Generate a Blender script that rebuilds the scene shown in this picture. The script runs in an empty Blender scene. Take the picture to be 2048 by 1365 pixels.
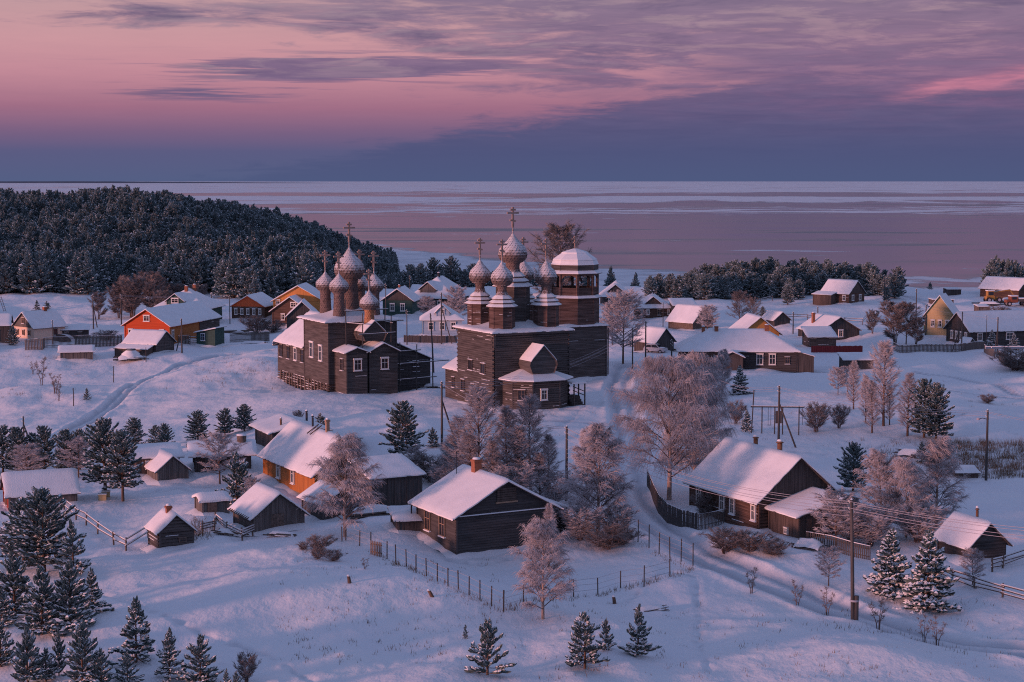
import bpy, math, random
import numpy as np
from mathutils import Vector

SC = bpy.context.scene
COL = SC.collection
rnd = random.Random(7)

# ------------------------------------------------------------------ camera
FPX, CX, CY, HZ, CAMZ = 3450.0, 1024.0, 682.5, 363.0, 29.0
PITCH = math.atan((CY - HZ) / FPX)
cam_d = bpy.data.cameras.new('camera')
cam_d.sensor_width = 36.0
cam_d.lens = 36.0 * FPX / 2048.0
cam_d.clip_start = 1.0
cam_d.clip_end = 400000.0
cam = bpy.data.objects.new('camera', cam_d)
COL.objects.link(cam)
cam.location = (0, 0, CAMZ)
cam.rotation_euler = (math.pi / 2 - PITCH, 0, 0)
SC.camera = cam

# ------------------------------------------------------------------ light
SUN_EL = math.radians(4.6)
SUN_AZ = math.radians(240.0)          # compass style: 0 = +Y, clockwise
sun_dir = Vector((math.sin(SUN_AZ) * math.cos(SUN_EL), math.cos(SUN_AZ) * math.cos(SUN_EL), math.sin(SUN_EL)))
sun_d = bpy.data.lights.new('sun', 'SUN')
sun_d.energy = 3.5
sun_d.angle = math.radians(6.0)
sun_d.color = (1.0, 0.44, 0.37)
sun = bpy.data.objects.new('sun', sun_d)
COL.objects.link(sun)
sun.rotation_euler = sun_dir.to_track_quat('Z', 'Y').to_euler()
sun.location = (-60, -40, 60)

SC.view_settings.view_transform = 'Standard'
SC.view_settings.look = 'None'
SC.view_settings.exposure = 0.0
SC.view_settings.gamma = 1.0
SC.render.film_transparent = False
SC.cycles.max_bounces = 5
SC.cycles.diffuse_bounces = 3
SC.cycles.glossy_bounces = 2
SC.cycles.transparent_max_bounces = 4
SC.cycles.use_denoising = False
SC.cycles.filter_width = 1.1

def s2l(r, g, b):
    f = lambda c: (c / 12.92 if c <= 0.04045 else ((c + 0.055) / 1.055) ** 2.4)
    return (f(r / 255), f(g / 255), f(b / 255), 1.0)

class NT:
    """tiny helper round a node tree"""
    def __init__(self, tree):
        self.t = tree; self.n = tree.nodes; self.l = tree.links
    def new(self, typ, **kw):
        nd = self.n.new(typ)
        for k, v in kw.items():
            setattr(nd, k, v)
        return nd
    def link(self, a, b):
        self.l.new(a, b)
    def math(self, op, a, b=None, c=None, clamp=False):
        nd = self.n.new('ShaderNodeMath'); nd.operation = op; nd.use_clamp = clamp
        for i, x in enumerate((a, b, c)):
            if x is None: continue
            if isinstance(x, (int, float)): nd.inputs[i].default_value = x
            else: self.l.new(x, nd.inputs[i])
        return nd.outputs[0]
    def smooth(self, x, e0, e1):
        nd = self.n.new('ShaderNodeMapRange'); nd.interpolation_type = 'SMOOTHSTEP'
        self.l.new(x, nd.inputs['Value'])
        nd.inputs['From Min'].default_value = e0; nd.inputs['From Max'].default_value = e1
        return nd.outputs['Result']
    def ramp(self, x, stops, interp='LINEAR'):
        nd = self.n.new('ShaderNodeValToRGB'); cr = nd.color_ramp; cr.interpolation = interp
        while len(cr.elements) < len(stops): cr.elements.new(0.5)
        for e, (p, c) in zip(cr.elements, stops):
            e.position = p
            e.color = c if not isinstance(c, (int, float)) else (c, c, c, 1)
        self.l.new(x, nd.inputs[0])
        return nd.outputs[0]
    def mix(self, fac, a, b, mode='MIX'):
        nd = self.n.new('ShaderNodeMix'); nd.data_type = 'RGBA'; nd.blend_type = mode
        for sock, x in ((nd.inputs[0], fac), (nd.inputs[6], a), (nd.inputs[7], b)):
            if isinstance(x, (int, float)): sock.default_value = x
            elif isinstance(x, tuple): sock.default_value = x if len(x) == 4 else (*x, 1)
            else: self.l.new(x, sock)
        return nd.outputs[2]
    def noise(self, vec, scale, detail=4, rough=0.5, dist=0.0):
        nd = self.n.new('ShaderNodeTexNoise')
        nd.inputs['Scale'].default_value = scale; nd.inputs['Detail'].default_value = detail
        nd.inputs['Roughness'].default_value = rough; nd.inputs['Distortion'].default_value = dist
        if vec is not None: self.l.new(vec, nd.inputs['Vector'])
        return nd.outputs['Fac']
    def mapping(self, vec, scale, loc=(0, 0, 0)):
        nd = self.n.new('ShaderNodeMapping')
        nd.inputs['Scale'].default_value = scale; nd.inputs['Location'].default_value = loc
        self.l.new(vec, nd.inputs['Vector'])
        return nd.outputs[0]
    def combine(self, x, y, z):
        nd = self.n.new('ShaderNodeCombineXYZ')
        for i, v in enumerate((x, y, z)):
            if isinstance(v, (int, float)): nd.inputs[i].default_value = v
            else: self.l.new(v, nd.inputs[i])
        return nd.outputs[0]

# ------------------------------------------------------------------ sky
world = bpy.data.worlds.new('World')
SC.world = world
world.use_nodes = True
w = NT(world.node_tree)
w.n.clear()
out = w.new('ShaderNodeOutputWorld')
bg = w.new('ShaderNodeBackground')
w.link(bg.outputs[0], out.inputs[0])
tc = w.new('ShaderNodeTexCoord')
sep = w.new('ShaderNodeSeparateXYZ'); w.link(tc.outputs['Generated'], sep.inputs[0])
hyp = w.math('POWER', w.math('ADD', w.math('MULTIPLY', sep.outputs[0], sep.outputs[0]), w.math('MULTIPLY', sep.outputs[1], sep.outputs[1])), 0.5)
U = w.math('MULTIPLY', w.math('DIVIDE', sep.outputs[0], w.math('MAXIMUM', hyp, 0.05)), 3.45)   # sine of the bearing
V = w.math('MULTIPLY', sep.outputs[2], 9.55)                                                  # height above the horizon
uv = w.combine(U, V, w.math('MULTIPLY', sep.outputs[1], 2.0))
V6 = w.math('DIVIDE', w.math('MAXIMUM', V, 0.0), 6.0)
def stops(lst):
    return [(v / 6.0, s2l(*c)) for v, c in lst]
dome = [(1.7, (152, 150, 180)), (3.0, (138, 158, 198)), (6.0, (122, 149, 200))]
clear = w.ramp(V6, stops([(0.0, (84, 95, 132)), (0.16, (91, 92, 130)), (0.27, (122, 97, 130)), (0.40, (160, 110, 134)), (0.58, (194, 138, 152)), (0.75, (202, 151, 159)), (1.0, (192, 155, 160))] + dome))
cloudy = w.ramp(V6, stops([(0.0, (78, 89, 127)), (0.16, (79, 85, 124)), (0.30, (86, 86, 124)), (0.44, (99, 90, 126)), (0.58, (118, 99, 132)), (0.80, (132, 110, 138)), (1.0, (132, 114, 140))] + dome))
lo = w.noise(w.mapping(uv, (1.2, 3.2, 0.4)), 1.9, 7, 0.6, 0.5)
hi = w.noise(w.mapping(uv, (2.0, 5.5, 0.5), (3.1, 1.7, 0)), 2.5, 9, 0.64, 0.45)
lo_c = w.math('SUBTRACT', lo, 0.5)
hi_c = w.math('SUBTRACT', hi, 0.5)
# the low bank on the right: its edge climbs from the horizon band towards the upper right
edge = w.math('SUBTRACT', U, w.math('ADD', w.math('MULTIPLY', w.math('SUBTRACT', V, 0.27), 1.75), -0.14))
edge = w.math('ADD', edge, w.math('MULTIPLY', hi_c, 0.8))
bank = w.math('MULTIPLY', w.smooth(edge, -0.06, 0.16), w.math('SUBTRACT', 1.0, w.smooth(V, 0.52, 0.66)))
# far right everything is under cloud
right = w.smooth(w.math('ADD', U, w.math('MULTIPLY', lo_c, 0.9)), 0.12, 0.55)
# the upper deck
upb = w.math('ADD', w.math('MULTIPLY', w.math('SUBTRACT', V, 0.76), 1.5), w.math('MULTIPLY', w.math('ADD', U, 0.42), 0.55))
upb = w.math('ADD', upb, w.math('ADD', w.math('MULTIPLY', lo_c, 1.5), w.math('MULTIPLY', hi_c, 1.3)))
upper = w.smooth(upb, -0.10, 0.38)
# thin dark streaks over the left half
def blob(u0, v0, su, sv):
    a = w.math('POWER', w.math('DIVIDE', w.math('SUBTRACT', U, u0), su), 2.0)
    b = w.math('POWER', w.math('DIVIDE', w.math('SUBTRACT', V, v0), sv), 2.0)
    return w.math('EXPONENT', w.math('MULTIPLY', w.math('ADD', a, b), -1.0))
streak = w.noise(w.mapping(uv, (2.2, 24.0, 0.4), (0.4, 0.2, 0)), 2.0, 7, 0.6, 0.35)
sm = w.math('ADD', blob(-0.60, 0.475, 0.20, 0.05), blob(-0.42, 0.60, 0.25, 0.07))
sm = w.math('ADD', sm, blob(-0.15, 0.63, 0.45, 0.08))
st = w.math('MULTIPLY', w.smooth(w.math('ADD', streak, w.math('MULTIPLY', sm, 0.24)), 0.62, 0.78), w.math('MINIMUM', sm, 1.0))
m = w.math('MAXIMUM', w.math('MAXIMUM', bank, right), w.math('MAXIMUM', upper, st))
col = w.mix(w.math('MULTIPLY', m, 0.95), clear, cloudy)
# broken light inside the upper deck
brk = w.math('MULTIPLY', w.math('MULTIPLY', w.smooth(hi, 0.48, 0.64), w.smooth(V, 0.42, 0.75)), m)
col = w.mix(w.math('MULTIPLY', brk, 0.7), col, s2l(168, 142, 154))
dk = w.math('MULTIPLY', w.math('MULTIPLY', w.smooth(lo, 0.50, 0.68), w.smooth(V, 0.5, 0.85)), m)
col = w.mix(w.math('MULTIPLY', dk, 0.85), col, s2l(100, 88, 120))
# one sunlit cloud low in the right of the view
pc = w.math('SUBTRACT', V, w.math('ADD', w.math('MULTIPLY', w.math('SUBTRACT', U, 0.88), 0.42), 0.515))
pc = w.math('ADD', pc, w.math('MULTIPLY', hi_c, 0.22))
pm = w.math('MULTIPLY', w.math('EXPONENT', w.math('MULTIPLY', w.math('POWER', w.math('DIVIDE', pc, 0.038), 2.0), -1.0)), w.smooth(w.math('ADD', U, w.math('MULTIPLY', lo_c, 0.2)), 0.72, 0.82))
pm = w.math('MULTIPLY', pm, w.math('SUBTRACT', 1.0, w.smooth(U, 1.3, 1.8)))
pm = w.math('MULTIPLY', pm, w.smooth(sep.outputs[1], 0.0, 0.2))
col = w.mix(w.math('MULTIPLY', pm, 0.85), col, s2l(196, 126, 148))
rose = w.math('MULTIPLY', blob(0.95, 0.62, 0.7, 0.22), w.math('MULTIPLY', w.smooth(hi, 0.40, 0.7), w.smooth(sep.outputs[1], 0.0, 0.2)))
col = w.mix(w.math('MULTIPLY', rose, 0.5), col, s2l(158, 104, 138))
# faint mottling through all the cloud
fine = w.noise(w.mapping(uv, (3.0, 11.0, 0.8), (7.7, 2.2, 0)), 2.4, 8, 0.62, 0.5)
mot = w.ramp(fine, [(0.30, (0.86, 0.88, 0.92, 1)), (0.70, (1.15, 1.11, 1.08, 1))])
col = w.mix(w.math('MULTIPLY', w.smooth(V, 0.05, 0.45), w.math('ADD', w.math('MULTIPLY', m, 0.8), 0.2)), col, w.mix(1.0, col, mot, 'MULTIPLY'))
sky = w.new('ShaderNodeTexSky')
sky.sky_type = 'NISHITA'
sky.sun_disc = False
sky.sun_elevation = SUN_EL
sky.sun_rotation = SUN_AZ
sky.altitude = 50
sky.air_density = 1.0; sky.dust_density = 1.2; sky.ozone_density = 2.0
high = w.math('MULTIPLY', w.smooth(V, 1.2, 4.5), 0.2)
sky_t = w.mix(1.0, sky.outputs[0], (0.055, 0.055, 0.06, 1), 'MULTIPLY')
col = w.mix(high, col, sky_t)
w.link(col, bg.inputs[0])
bg.inputs[1].default_value = 1.0

# ------------------------------------------------------------------ materials
MAT = {}
def mat(name, col, rough=0.8, var=0.25, nscale=(3, 3, 3), bump=0.0, bscale=20.0, spec=0.2, coord='Object', metal=0.0):
    """plain procedural surface: base colour varied by noise"""
    mt = bpy.data.materials.new(name); mt.use_nodes = True
    t = NT(mt.node_tree)
    p = t.n['Principled BSDF']
    tcn = t.new('ShaderNodeTexCoord')
    nz = t.noise(t.mapping(tcn.outputs[coord], nscale), 1.0, 5, 0.6)
    k = t.ramp(nz, [(0.25, 1.0 - var), (0.75, 1.0 + var)])
    c = t.mix(1.0, (*col, 1), k, 'MULTIPLY')
    t.link(c, p.inputs['Base Color'])
    p.inputs['Roughness'].default_value = rough
    p.inputs['Specular IOR Level'].default_value = spec
    p.inputs['Metallic'].default_value = metal
    if bump:
        b = t.new('ShaderNodeBump'); b.inputs['Strength'].default_value = bump; b.inputs['Distance'].default_value = 0.05
        t.link(t.noise(tcn.outputs[coord], bscale, 3), b.inputs['Height']); t.link(b.outputs[0], p.inputs['Normal'])
    MAT[name] = mt
    return mt

def topsnow(name, col, lo=0.15, hi=0.55, var=0.3, nscale=(3, 3, 3), amount=1.0, nz_s=6.0, rough=0.85, namp=0.5):
    """surface that carries snow wherever it faces the sky"""
    mt = mat(name, col, rough, var, nscale)
    t = NT(mt.node_tree); p = t.n['Principled BSDF']
    src = p.inputs['Base Color'].links[0].from_socket
    g = t.new('ShaderNodeNewGeometry')
    sx = t.new('ShaderNodeSeparateXYZ'); t.link(g.outputs['Normal'], sx.inputs[0])
    tcn = t.new('ShaderNodeTexCoord')
    z = t.math('ADD', sx.outputs[2], t.math('MULTIPLY', t.math('SUBTRACT', t.noise(tcn.outputs['Object'], nz_s, 4), 0.5), namp))
    f = t.math('MULTIPLY', t.smooth(z, lo, hi), amount)
    t.link(t.mix(f, src, (0.80, 0.80, 0.84, 1)), p.inputs['Base Color'])
    return mt

W_H, W_V = (0.35, 0.35, 5.0), (5, 5, 0.35)
mat('church_wood', (0.092, 0.083, 0.081), 0.85, 0.6, (0.3, 0.3, 3.6), 0.3, 30)
mat('tower_wood', (0.112, 0.076, 0.068), 0.85, 0.7, (0.3, 0.3, 3.6), 0.3, 30)
mat('dark_boards', (0.072, 0.068, 0.070), 0.85, 0.45, W_H, 0.3, 30)
mat('dark_planks', (0.082, 0.074, 0.073), 0.85, 0.5, W_V, 0.3, 30)
mat('brown_planks', (0.100, 0.078, 0.070), 0.85, 0.5, W_V, 0.3, 30)
mat('grey_planks', (0.145, 0.132, 0.126), 0.85, 0.5, W_V, 0.3, 30)
mat('log_wood', (0.100, 0.089, 0.086), 0.85, 0.5, W_H, 0.3, 30)
mat('brown_logs', (0.115, 0.072, 0.058), 0.85, 0.5, W_H, 0.3, 30)
mat('old_wood', (0.140, 0.110, 0.095), 0.85, 0.5, (4, 4, 4))
mat('pole_wood', (0.080, 0.074, 0.072), 0.8, 0.4, (6, 6, 0.6))
mat('fresh_wood', (0.34, 0.23, 0.16), 0.7, 0.25, W_V)
mat('red_paint', (0.50, 0.075, 0.022), 0.65, 0.22, W_H)
mat('orange_paint', (0.72, 0.16, 0.06), 0.65, 0.18, W_V)
mat('yellow_paint', (0.40, 0.150, 0.045), 0.65, 0.3, W_V)
mat('amber_paint', (0.60, 0.27, 0.085), 0.65, 0.18, W_V)
mat('cream_plaster', (0.72, 0.54, 0.42), 0.85, 0.12, (2, 2, 2))
mat('pale_yellow', (0.47, 0.37, 0.21), 0.7, 0.15, W_V)
mat('green_paint', (0.040, 0.085, 0.075), 0.7, 0.3, W_H)
mat('bright_green', (0.045, 0.20, 0.13), 0.7, 0.2, W_V)
mat('blue_paint', (0.36, 0.47, 0.58), 0.7, 0.12, W_H)
mat('dark_red', (0.20, 0.030, 0.035), 0.6, 0.25, W_V)
mat('barn_red', (0.28, 0.045, 0.030), 0.7, 0.3, W_V)
mat('white_paint', (0.72, 0.70, 0.66), 0.6, 0.1)
mat('stone', (0.20, 0.17, 0.16), 0.9, 0.4, (4, 4, 6))
mat('brick', (0.28, 0.115, 0.07), 0.85, 0.35, (5, 5, 12))
mat('metal_dark', (0.05, 0.05, 0.06), 0.5, 0.3)
mat('rust', (0.20, 0.10, 0.06), 0.7, 0.4)
mat('wire', (0.42, 0.40, 0.44), 0.6, 0.1)
mat('car_paint', (0.45, 0.46, 0.50), 0.4, 0.1)
mat('machine_yellow', (0.38, 0.20, 0.06), 0.5, 0.3)
mat('rubber', (0.03, 0.03, 0.035), 0.8, 0.2)
mat('truck_orange', (0.22, 0.075, 0.045), 0.5, 0.3)
mat('snow', (0.79, 0.80, 0.83), 0.65, 0.07, (0.8, 0.8, 0.8), 0.4, 9.0, 0.25)
topsnow('shingle', (0.130, 0.098, 0.090), 0.0, 0.75, 0.6, (5, 5, 4), 0.78, 3.5, namp=0.9)
topsnow('drum_shingle', (0.17, 0.125, 0.115), 0.45, 0.8, 0.45, (5, 5, 3), 0.9, 5.0)
topsnow('tower_roof', (0.12, 0.085, 0.080), 0.25, 0.5, 0.35, (3, 3, 3), 0.97, 3.0)
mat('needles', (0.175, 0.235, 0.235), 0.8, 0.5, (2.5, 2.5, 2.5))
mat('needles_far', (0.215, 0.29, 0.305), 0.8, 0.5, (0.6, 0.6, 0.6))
mat('bark', (0.13, 0.085, 0.065), 0.9, 0.4, (6, 6, 1.5))
mat('birch_bark', (0.36, 0.27, 0.23), 0.8, 0.5, (5, 5, 2.0))
mat('branch', (0.15, 0.105, 0.095), 0.85, 0.3)
mat('twig', (0.46, 0.435, 0.455), 0.8, 0.3, (2, 2, 2))
mat('twig_dark', (0.20, 0.18, 0.18), 0.85, 0.3, (2, 2, 2))
mat('dry_grass', (0.24, 0.165, 0.11), 0.9, 0.3)
gl = mat('glass', (0.02, 0.022, 0.03), 0.12, 0.2, (1, 1, 1), spec=0.6)

# ------------------------------------------------------------------ mesh builder
class MB:
    def __init__(s):
        s.v = []; s.f = []; s.m = []; s.sm = []
    def poly(s, pts, m=0, smooth=False):
        b = len(s.v); s.v.extend(tuple(p) for p in pts)
        s.f.append(tuple(range(b, b + len(pts)))); s.m.append(m); s.sm.append(smooth)
    def hexa(s, p, m=0):
        """p: 8 corners, bottom ring then top ring"""
        b = len(s.v); s.v.extend(tuple(q) for q in p)
        for f in ((3, 2, 1, 0), (4, 5, 6, 7), (0, 1, 5, 4), (1, 2, 6, 5), (2, 3, 7, 6), (3, 0, 4, 7)):
            s.f.append(tuple(b + i for i in f)); s.m.append(m); s.sm.append(False)
    def box(s, x0, x1, y0, y1, z0, z1, m=0):
        s.hexa([(x0, y0, z0), (x1, y0, z0), (x1, y1, z0), (x0, y1, z0), (x0, y0, z1), (x1, y0, z1), (x1, y1, z1), (x0, y1, z1)], m)
    def beam(s, a, b, wd, ht, m=0):
        a = Vector(a); b = Vector(b); d = (b - a).normalized()
        up = Vector((0, 0, 1)) if abs(d.z) < 0.95 else Vector((1, 0, 0))
        sd = d.cross(up).normalized() * (wd / 2); u2 = sd.cross(d).normalized() * (ht / 2)
        s.hexa([a - sd - u2, a + sd - u2, b + sd - u2, b - sd - u2, a - sd + u2, a + sd + u2, b + sd + u2, b - sd + u2], m)
    def tube(s, pts, rad, n=6, m=0, smooth=True, cap=True):
        b = len(s.v); k = len(pts)
        P = [Vector(p) for p in pts]
        for i in range(k):
            d = (P[min(i + 1, k - 1)] - P[max(i - 1, 0)])
            d = d.normalized() if d.length > 1e-6 else Vector((0, 0, 1))
            ref = Vector((1, 0, 0)) if abs(d.x) < 0.8 else Vector((0, 1, 0))
            e1 = d.cross(ref).normalized(); e2 = d.cross(e1)
            r = rad[i] if not isinstance(rad, (int, float)) else rad
            for j in range(n):
                a = 2 * math.pi * j / n
                s.v.append(tuple(P[i] + e1 * (r * math.cos(a)) + e2 * (r * math.sin(a))))
        for i in range(k - 1):
            for j in range(n):
                s.f.append((b + i * n + j, b + i * n + (j + 1) % n, b + (i + 1) * n + (j + 1) % n, b + (i + 1) * n + j)); s.m.append(m); s.sm.append(smooth)
        if cap:
            s.f.append(tuple(b + j for j in range(n))); s.m.append(m); s.sm.append(False)
            s.f.append(tuple(b + (k - 1) * n + j for j in range(n))); s.m.append(m); s.sm.append(False)
    def lathe(s, prof, n=16, c=(0, 0, 0), m=0, smooth=True, ph=0.0, cap=False):
        b = len(s.v); k = len(prof)
        for r, z in prof:
            for j in range(n):
                a = ph + 2 * math.pi * j / n
                s.v.append((c[0] + r * math.cos(a), c[1] + r * math.sin(a), c[2] + z))
        for i in range(k - 1):
            mm = m[i] if isinstance(m, (list, tuple)) else m
            for j in range(n):
                s.f.append((b + i * n + j, b + i * n + (j + 1) % n, b + (i + 1) * n + (j + 1) % n, b + (i + 1) * n + j)); s.m.append(mm); s.sm.append(smooth)
        if cap:
            s.f.append(tuple(b + (k - 1) * n + j for j in range(n))); s.m.append(m if not isinstance(m, (list, tuple)) else m[-1]); s.sm.append(False)
    def grid(s, pts, m=0, smooth=True):
        """pts: 2-D list of points"""
        b = len(s.v); r = len(pts); c = len(pts[0])
        for row in pts: s.v.extend(tuple(p) for p in row)
        for i in range(r - 1):
            for j in range(c - 1):
                s.f.append((b + i * c + j, b + i * c + j + 1, b + (i + 1) * c + j + 1, b + (i + 1) * c + j)); s.m.append(m); s.sm.append(smooth)
    def mesh(s, name, mats):
        me = bpy.data.meshes.new(name)
        me.from_pydata(s.v, [], s.f)
        for x in mats: me.materials.append(MAT[x])
        me.polygons.foreach_set('material_index', s.m)
        me.polygons.foreach_set('use_smooth', s.sm)
        me.update()
        return me
    def build(s, name, mats, parent=None):
        if isinstance(mats, str): mats = [mats]
        o = bpy.data.objects.new(name, s.mesh(name, mats))
        COL.objects.link(o)
        if parent is not None: o.parent = parent
        return o

def tag(o, label=None, cat=None, group=None, kind=None):
    if label: o['label'] = label
    if cat: o['category'] = cat
    if group: o['group'] = group
    if kind: o['kind'] = kind
    return o
def thing(name, label, cat, loc=(0, 0, 0), yaw=0.0, group=None):
    o = bpy.data.objects.new(name, None); COL.objects.link(o)
    o.empty_display_size = 0.2
    o.location = loc; o.rotation_euler = (0, 0, math.radians(yaw))
    return tag(o, label, cat, group)
def part(name, me, parent):
    o = bpy.data.objects.new(name, me); COL.objects.link(o); o.parent = parent
    return o
# ------------------------------------------------------------------ terrain
_T = np.random.RandomState(11).rand(256, 256)
def vnoise(x, y):
    xi = np.floor(x).astype(int); yi = np.floor(y).astype(int)
    fx = x - xi; fy = y - yi
    fx = fx * fx * fx * (fx * (fx * 6 - 15) + 10); fy = fy * fy * fy * (fy * (fy * 6 - 15) + 10)
    a = _T[xi & 255, yi & 255]; b = _T[(xi + 1) & 255, yi & 255]; c = _T[xi & 255, (yi + 1) & 255]; d = _T[(xi + 1) & 255, (yi + 1) & 255]
    return (a * (1 - fx) + b * fx) * (1 - fy) + (c * (1 - fx) + d * fx) * fy - 0.5
def sstep(x, a, b):
    t = np.clip((x - a) / (b - a), 0, 1); return t * t * (3 - 2 * t)

def flat(px, py, z=0.0):
    """where the sight line through a photo point meets the level z"""
    a = (px - CX) / FPX; b = (CY - py) / FPX
    dy = math.cos(PITCH) + b * math.sin(PITCH); dz = -math.sin(PITCH) + b * math.cos(PITCH)
    t = (z - CAMZ) / dz
    return Vector((a * t, dy * t, z))

ROADS = [  # (points, half width, depth)
    ([(2150, 1335), (2048, 1300), (1900, 1262), (1700, 1203), (1500, 1148), (1400, 1108), (1310, 1048), (1262, 985), (1250, 930), (1256, 870), (1245, 815), (1236, 770), (1250, 735)], 1.9, 0.26),
    ([(98, 900), (106, 862), (150, 826), (230, 780), (300, 737), (360, 714), (440, 704), (560, 700)], 1.1, 0.24),
    ([(1640, 741), (1780, 765), (1900, 778), (2060, 790), (2200, 800)], 0.8, 0.10),
    ([(1782, 586), (1830, 598), (1880, 622), (1920, 640)], 1.6, 0.2),
    ([(820, 702), (900, 704), (1000, 700)], 0.9, 0.12),
    ([(1100, 848), (1180, 850), (1250, 862)], 0.8, 0.10),
    ([(1835, 742), (1900, 748), (1960, 758), (2060, 785)], 0.7, 0.12),
]
TRAILS = [
    [(205, 1205), (300, 1255), (360, 1272), (450, 1300), (540, 1318), (600, 1345), (660, 1375)],
    [(1260, 1190), (1290, 1165), (1340, 1140), (1390, 1155), (1400, 1200), (1395, 1280), (1420, 1340)],
    [(560, 755), (600, 768), (660, 792), (760, 795), (830, 775)],
    [(150, 972), (230, 967), (290, 985), (330, 975), (420, 970)],
    [(300, 985), (360, 975), (420, 985), (455, 1010), (500, 1000)],
    [(1000, 740), (960, 760), (900, 745), (850, 735), (800, 720), (760, 712)],
    [(1120, 860), (1180, 820), (1230, 790), (1300, 770), (1400, 770)],
    [(1330, 760), (1450, 765), (1560, 752), (1640, 742)],
    [(840, 1085), (900, 1125), (960, 1130), (1030, 1115), (1100, 1125), (1170, 1110)],
    [(1560, 900), (1640, 905), (1760, 890), (1900, 850), (2048, 830)],
    [(380, 720), (480, 712), (560, 735), (600, 760)],
    [(700, 840), (780, 830), (870, 815), (930, 822)],
]
_roads = [(np.array([tuple(flat(*p))[:2] for p in pts]), hw, dp) for pts, hw, dp in ROADS]
_trails = [np.array([tuple(flat(*p))[:2] for p in pts]) for pts in TRAILS]
def seg_dist(x, y, P):
    best = np.full(np.shape(x), 1e9)
    for (ax, ay), (bx, by) in zip(P[:-1], P[1:]):
        dx, dy = bx - ax, by - ay
        t = np.clip(((x - ax) * dx + (y - ay) * dy) / (dx * dx + dy * dy), 0, 1)
        best = np.minimum(best, np.hypot(x - ax - t * dx, y - ay - t * dy))
    return best
# mounds: photo point, height, radius across, radius in depth
MOUNDS = [(500, 742, 2.4, 10, 11), (330, 760, 0.9, 12, 16), (60, 760, 1.3, 9, 16), (130, 700, 0.7, 8, 10),
          (800, 1200, 1.5, 9, 7), (560, 1150, 0.7, 7, 6), (1420, 1130, -0.5, 9, 7), (1650, 1195, -0.6, 10, 6), (1900, 1255, -0.5, 10, 6), 
           (430, 1230, 1.0, 7, 7), (1560, 1090, 0.6, 4, 3), (1900, 1150, 0.5, 6, 5), (230, 1300, 0.5, 6, 6),
          (1090, 830, 0.7, 9, 6), (1800, 840, 0.5, 16, 12), (1100, 1180, -0.7, 9, 7), (950, 1150, -0.5, 6, 5), (160, 1090, -0.8, 6, 8)]
_mounds = [(flat(px, py), h, rx, ry) for px, py, h, rx, ry in MOUNDS]
_cx = np.array([-420, -210, -150, -110, -78, -58, -40]); _cz = np.array([8.0, 12.0, 13.6, 8.0, 0.8, -6.2, -11.5])

def ht(x, y, fine=True):
    x = np.asarray(x, float); y = np.asarray(y, float)
    edge = 468 - 0.18 * np.clip(x, -200, 200) + 30 * vnoise(x / 90 + 5, y / 400)
    base = -11.5 * sstep(y, edge, edge + 130)
    xa = x * 690.0 / np.maximum(y, 300)
    C = np.interp(xa, _cx, _cz)
    S = sstep(y, 425, 640)
    h = base + (C - base) * S * (C > -11.4) * (1 - sstep(y, 760, 1000) * 0.9)
    near = 1 - sstep(y, 480, 560)
    h = h + near * (1.6 * vnoise(x / 30 + 3.3, y / 40 + 1.7) + 1.25 * vnoise(x / 12 + 9.1, y / 15 + 4.4) + 0.72 * vnoise(x / 5.5, y / 6.5 + 8))
    h = h + sstep(y, 172, 205) * (1 - sstep(y, 262, 300)) * np.minimum(0, (x + 28) * 0.075)
    for c, mh, rx, ry in _mounds:
        h = h + mh * np.exp(-((x - c.x) / rx) ** 2 - ((y - c.y) / ry) ** 2)
    if fine:
        h = h + near * ((0.18 * vnoise(x / 1.9 + y / 9, y / 3.0) + 0.15 * vnoise(x / 3.6 - y / 14, y / 1.6 + 3)) * (0.35 + 1.3 * np.clip(vnoise(x / 16 + 7, y / 16) + .4, 0, 1)) + 0.014 * vnoise(x / 0.6, y / 0.8))
        h = h + near * (0.55 * np.maximum(0, vnoise(x / 1.15 + 31, y / 1.15 + 12) - 0.33) + 0.5 * np.maximum(0, vnoise(x / 0.7 + 3, y / 0.7 + 52) - 0.39))
        for P, hw, dp in _roads:
            d = seg_dist(x, y, P) + 0.25 * vnoise(x / 2.3, y / 2.3)
            h = h - dp * (1 - sstep(d, hw * 0.8, hw * 1.08)) + dp * 0.5 * np.exp(-((d - hw * 1.22) / 0.33) ** 2) - dp * 0.5 * np.exp(-((d - hw * 0.5) / 0.26) ** 2) + dp * 0.45 * np.exp(-(d / 0.2) ** 2)
        for P in _trails:
            d = seg_dist(x, y, P) + 0.35 * vnoise(x / 1.1, y / 1.1)
            pits = 0.5 + vnoise(x / 0.45, y / 0.45)
            h = h - 0.22 * np.exp(-(d / 0.22) ** 2) * pits
    return h

def G(px, py):
    """the point of the terrain seen at this point of the photograph"""
    a = (px - CX) / FPX; b = (CY - py) / FPX
    dy = math.cos(PITCH) + b * math.sin(PITCH); dz = -math.sin(PITCH) + b * math.cos(PITCH)
    ts = np.arange(70, 760, 1.0)
    below = (CAMZ + dz * ts) < ht(a * ts, dy * ts, False)
    i = int(np.argmax(below)) if below.any() else len(ts) - 1
    lo_, hi_ = ts[max(i - 1, 0)], ts[i]
    for _ in range(14):
        mid = (lo_ + hi_) / 2
        if CAMZ + dz * mid < float(ht(a * mid, dy * mid, False)): hi_ = mid
        else: lo_ = mid
    x, y = a * hi_, dy * hi_
    return Vector((x, y, float(ht(x, y, False))))

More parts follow.
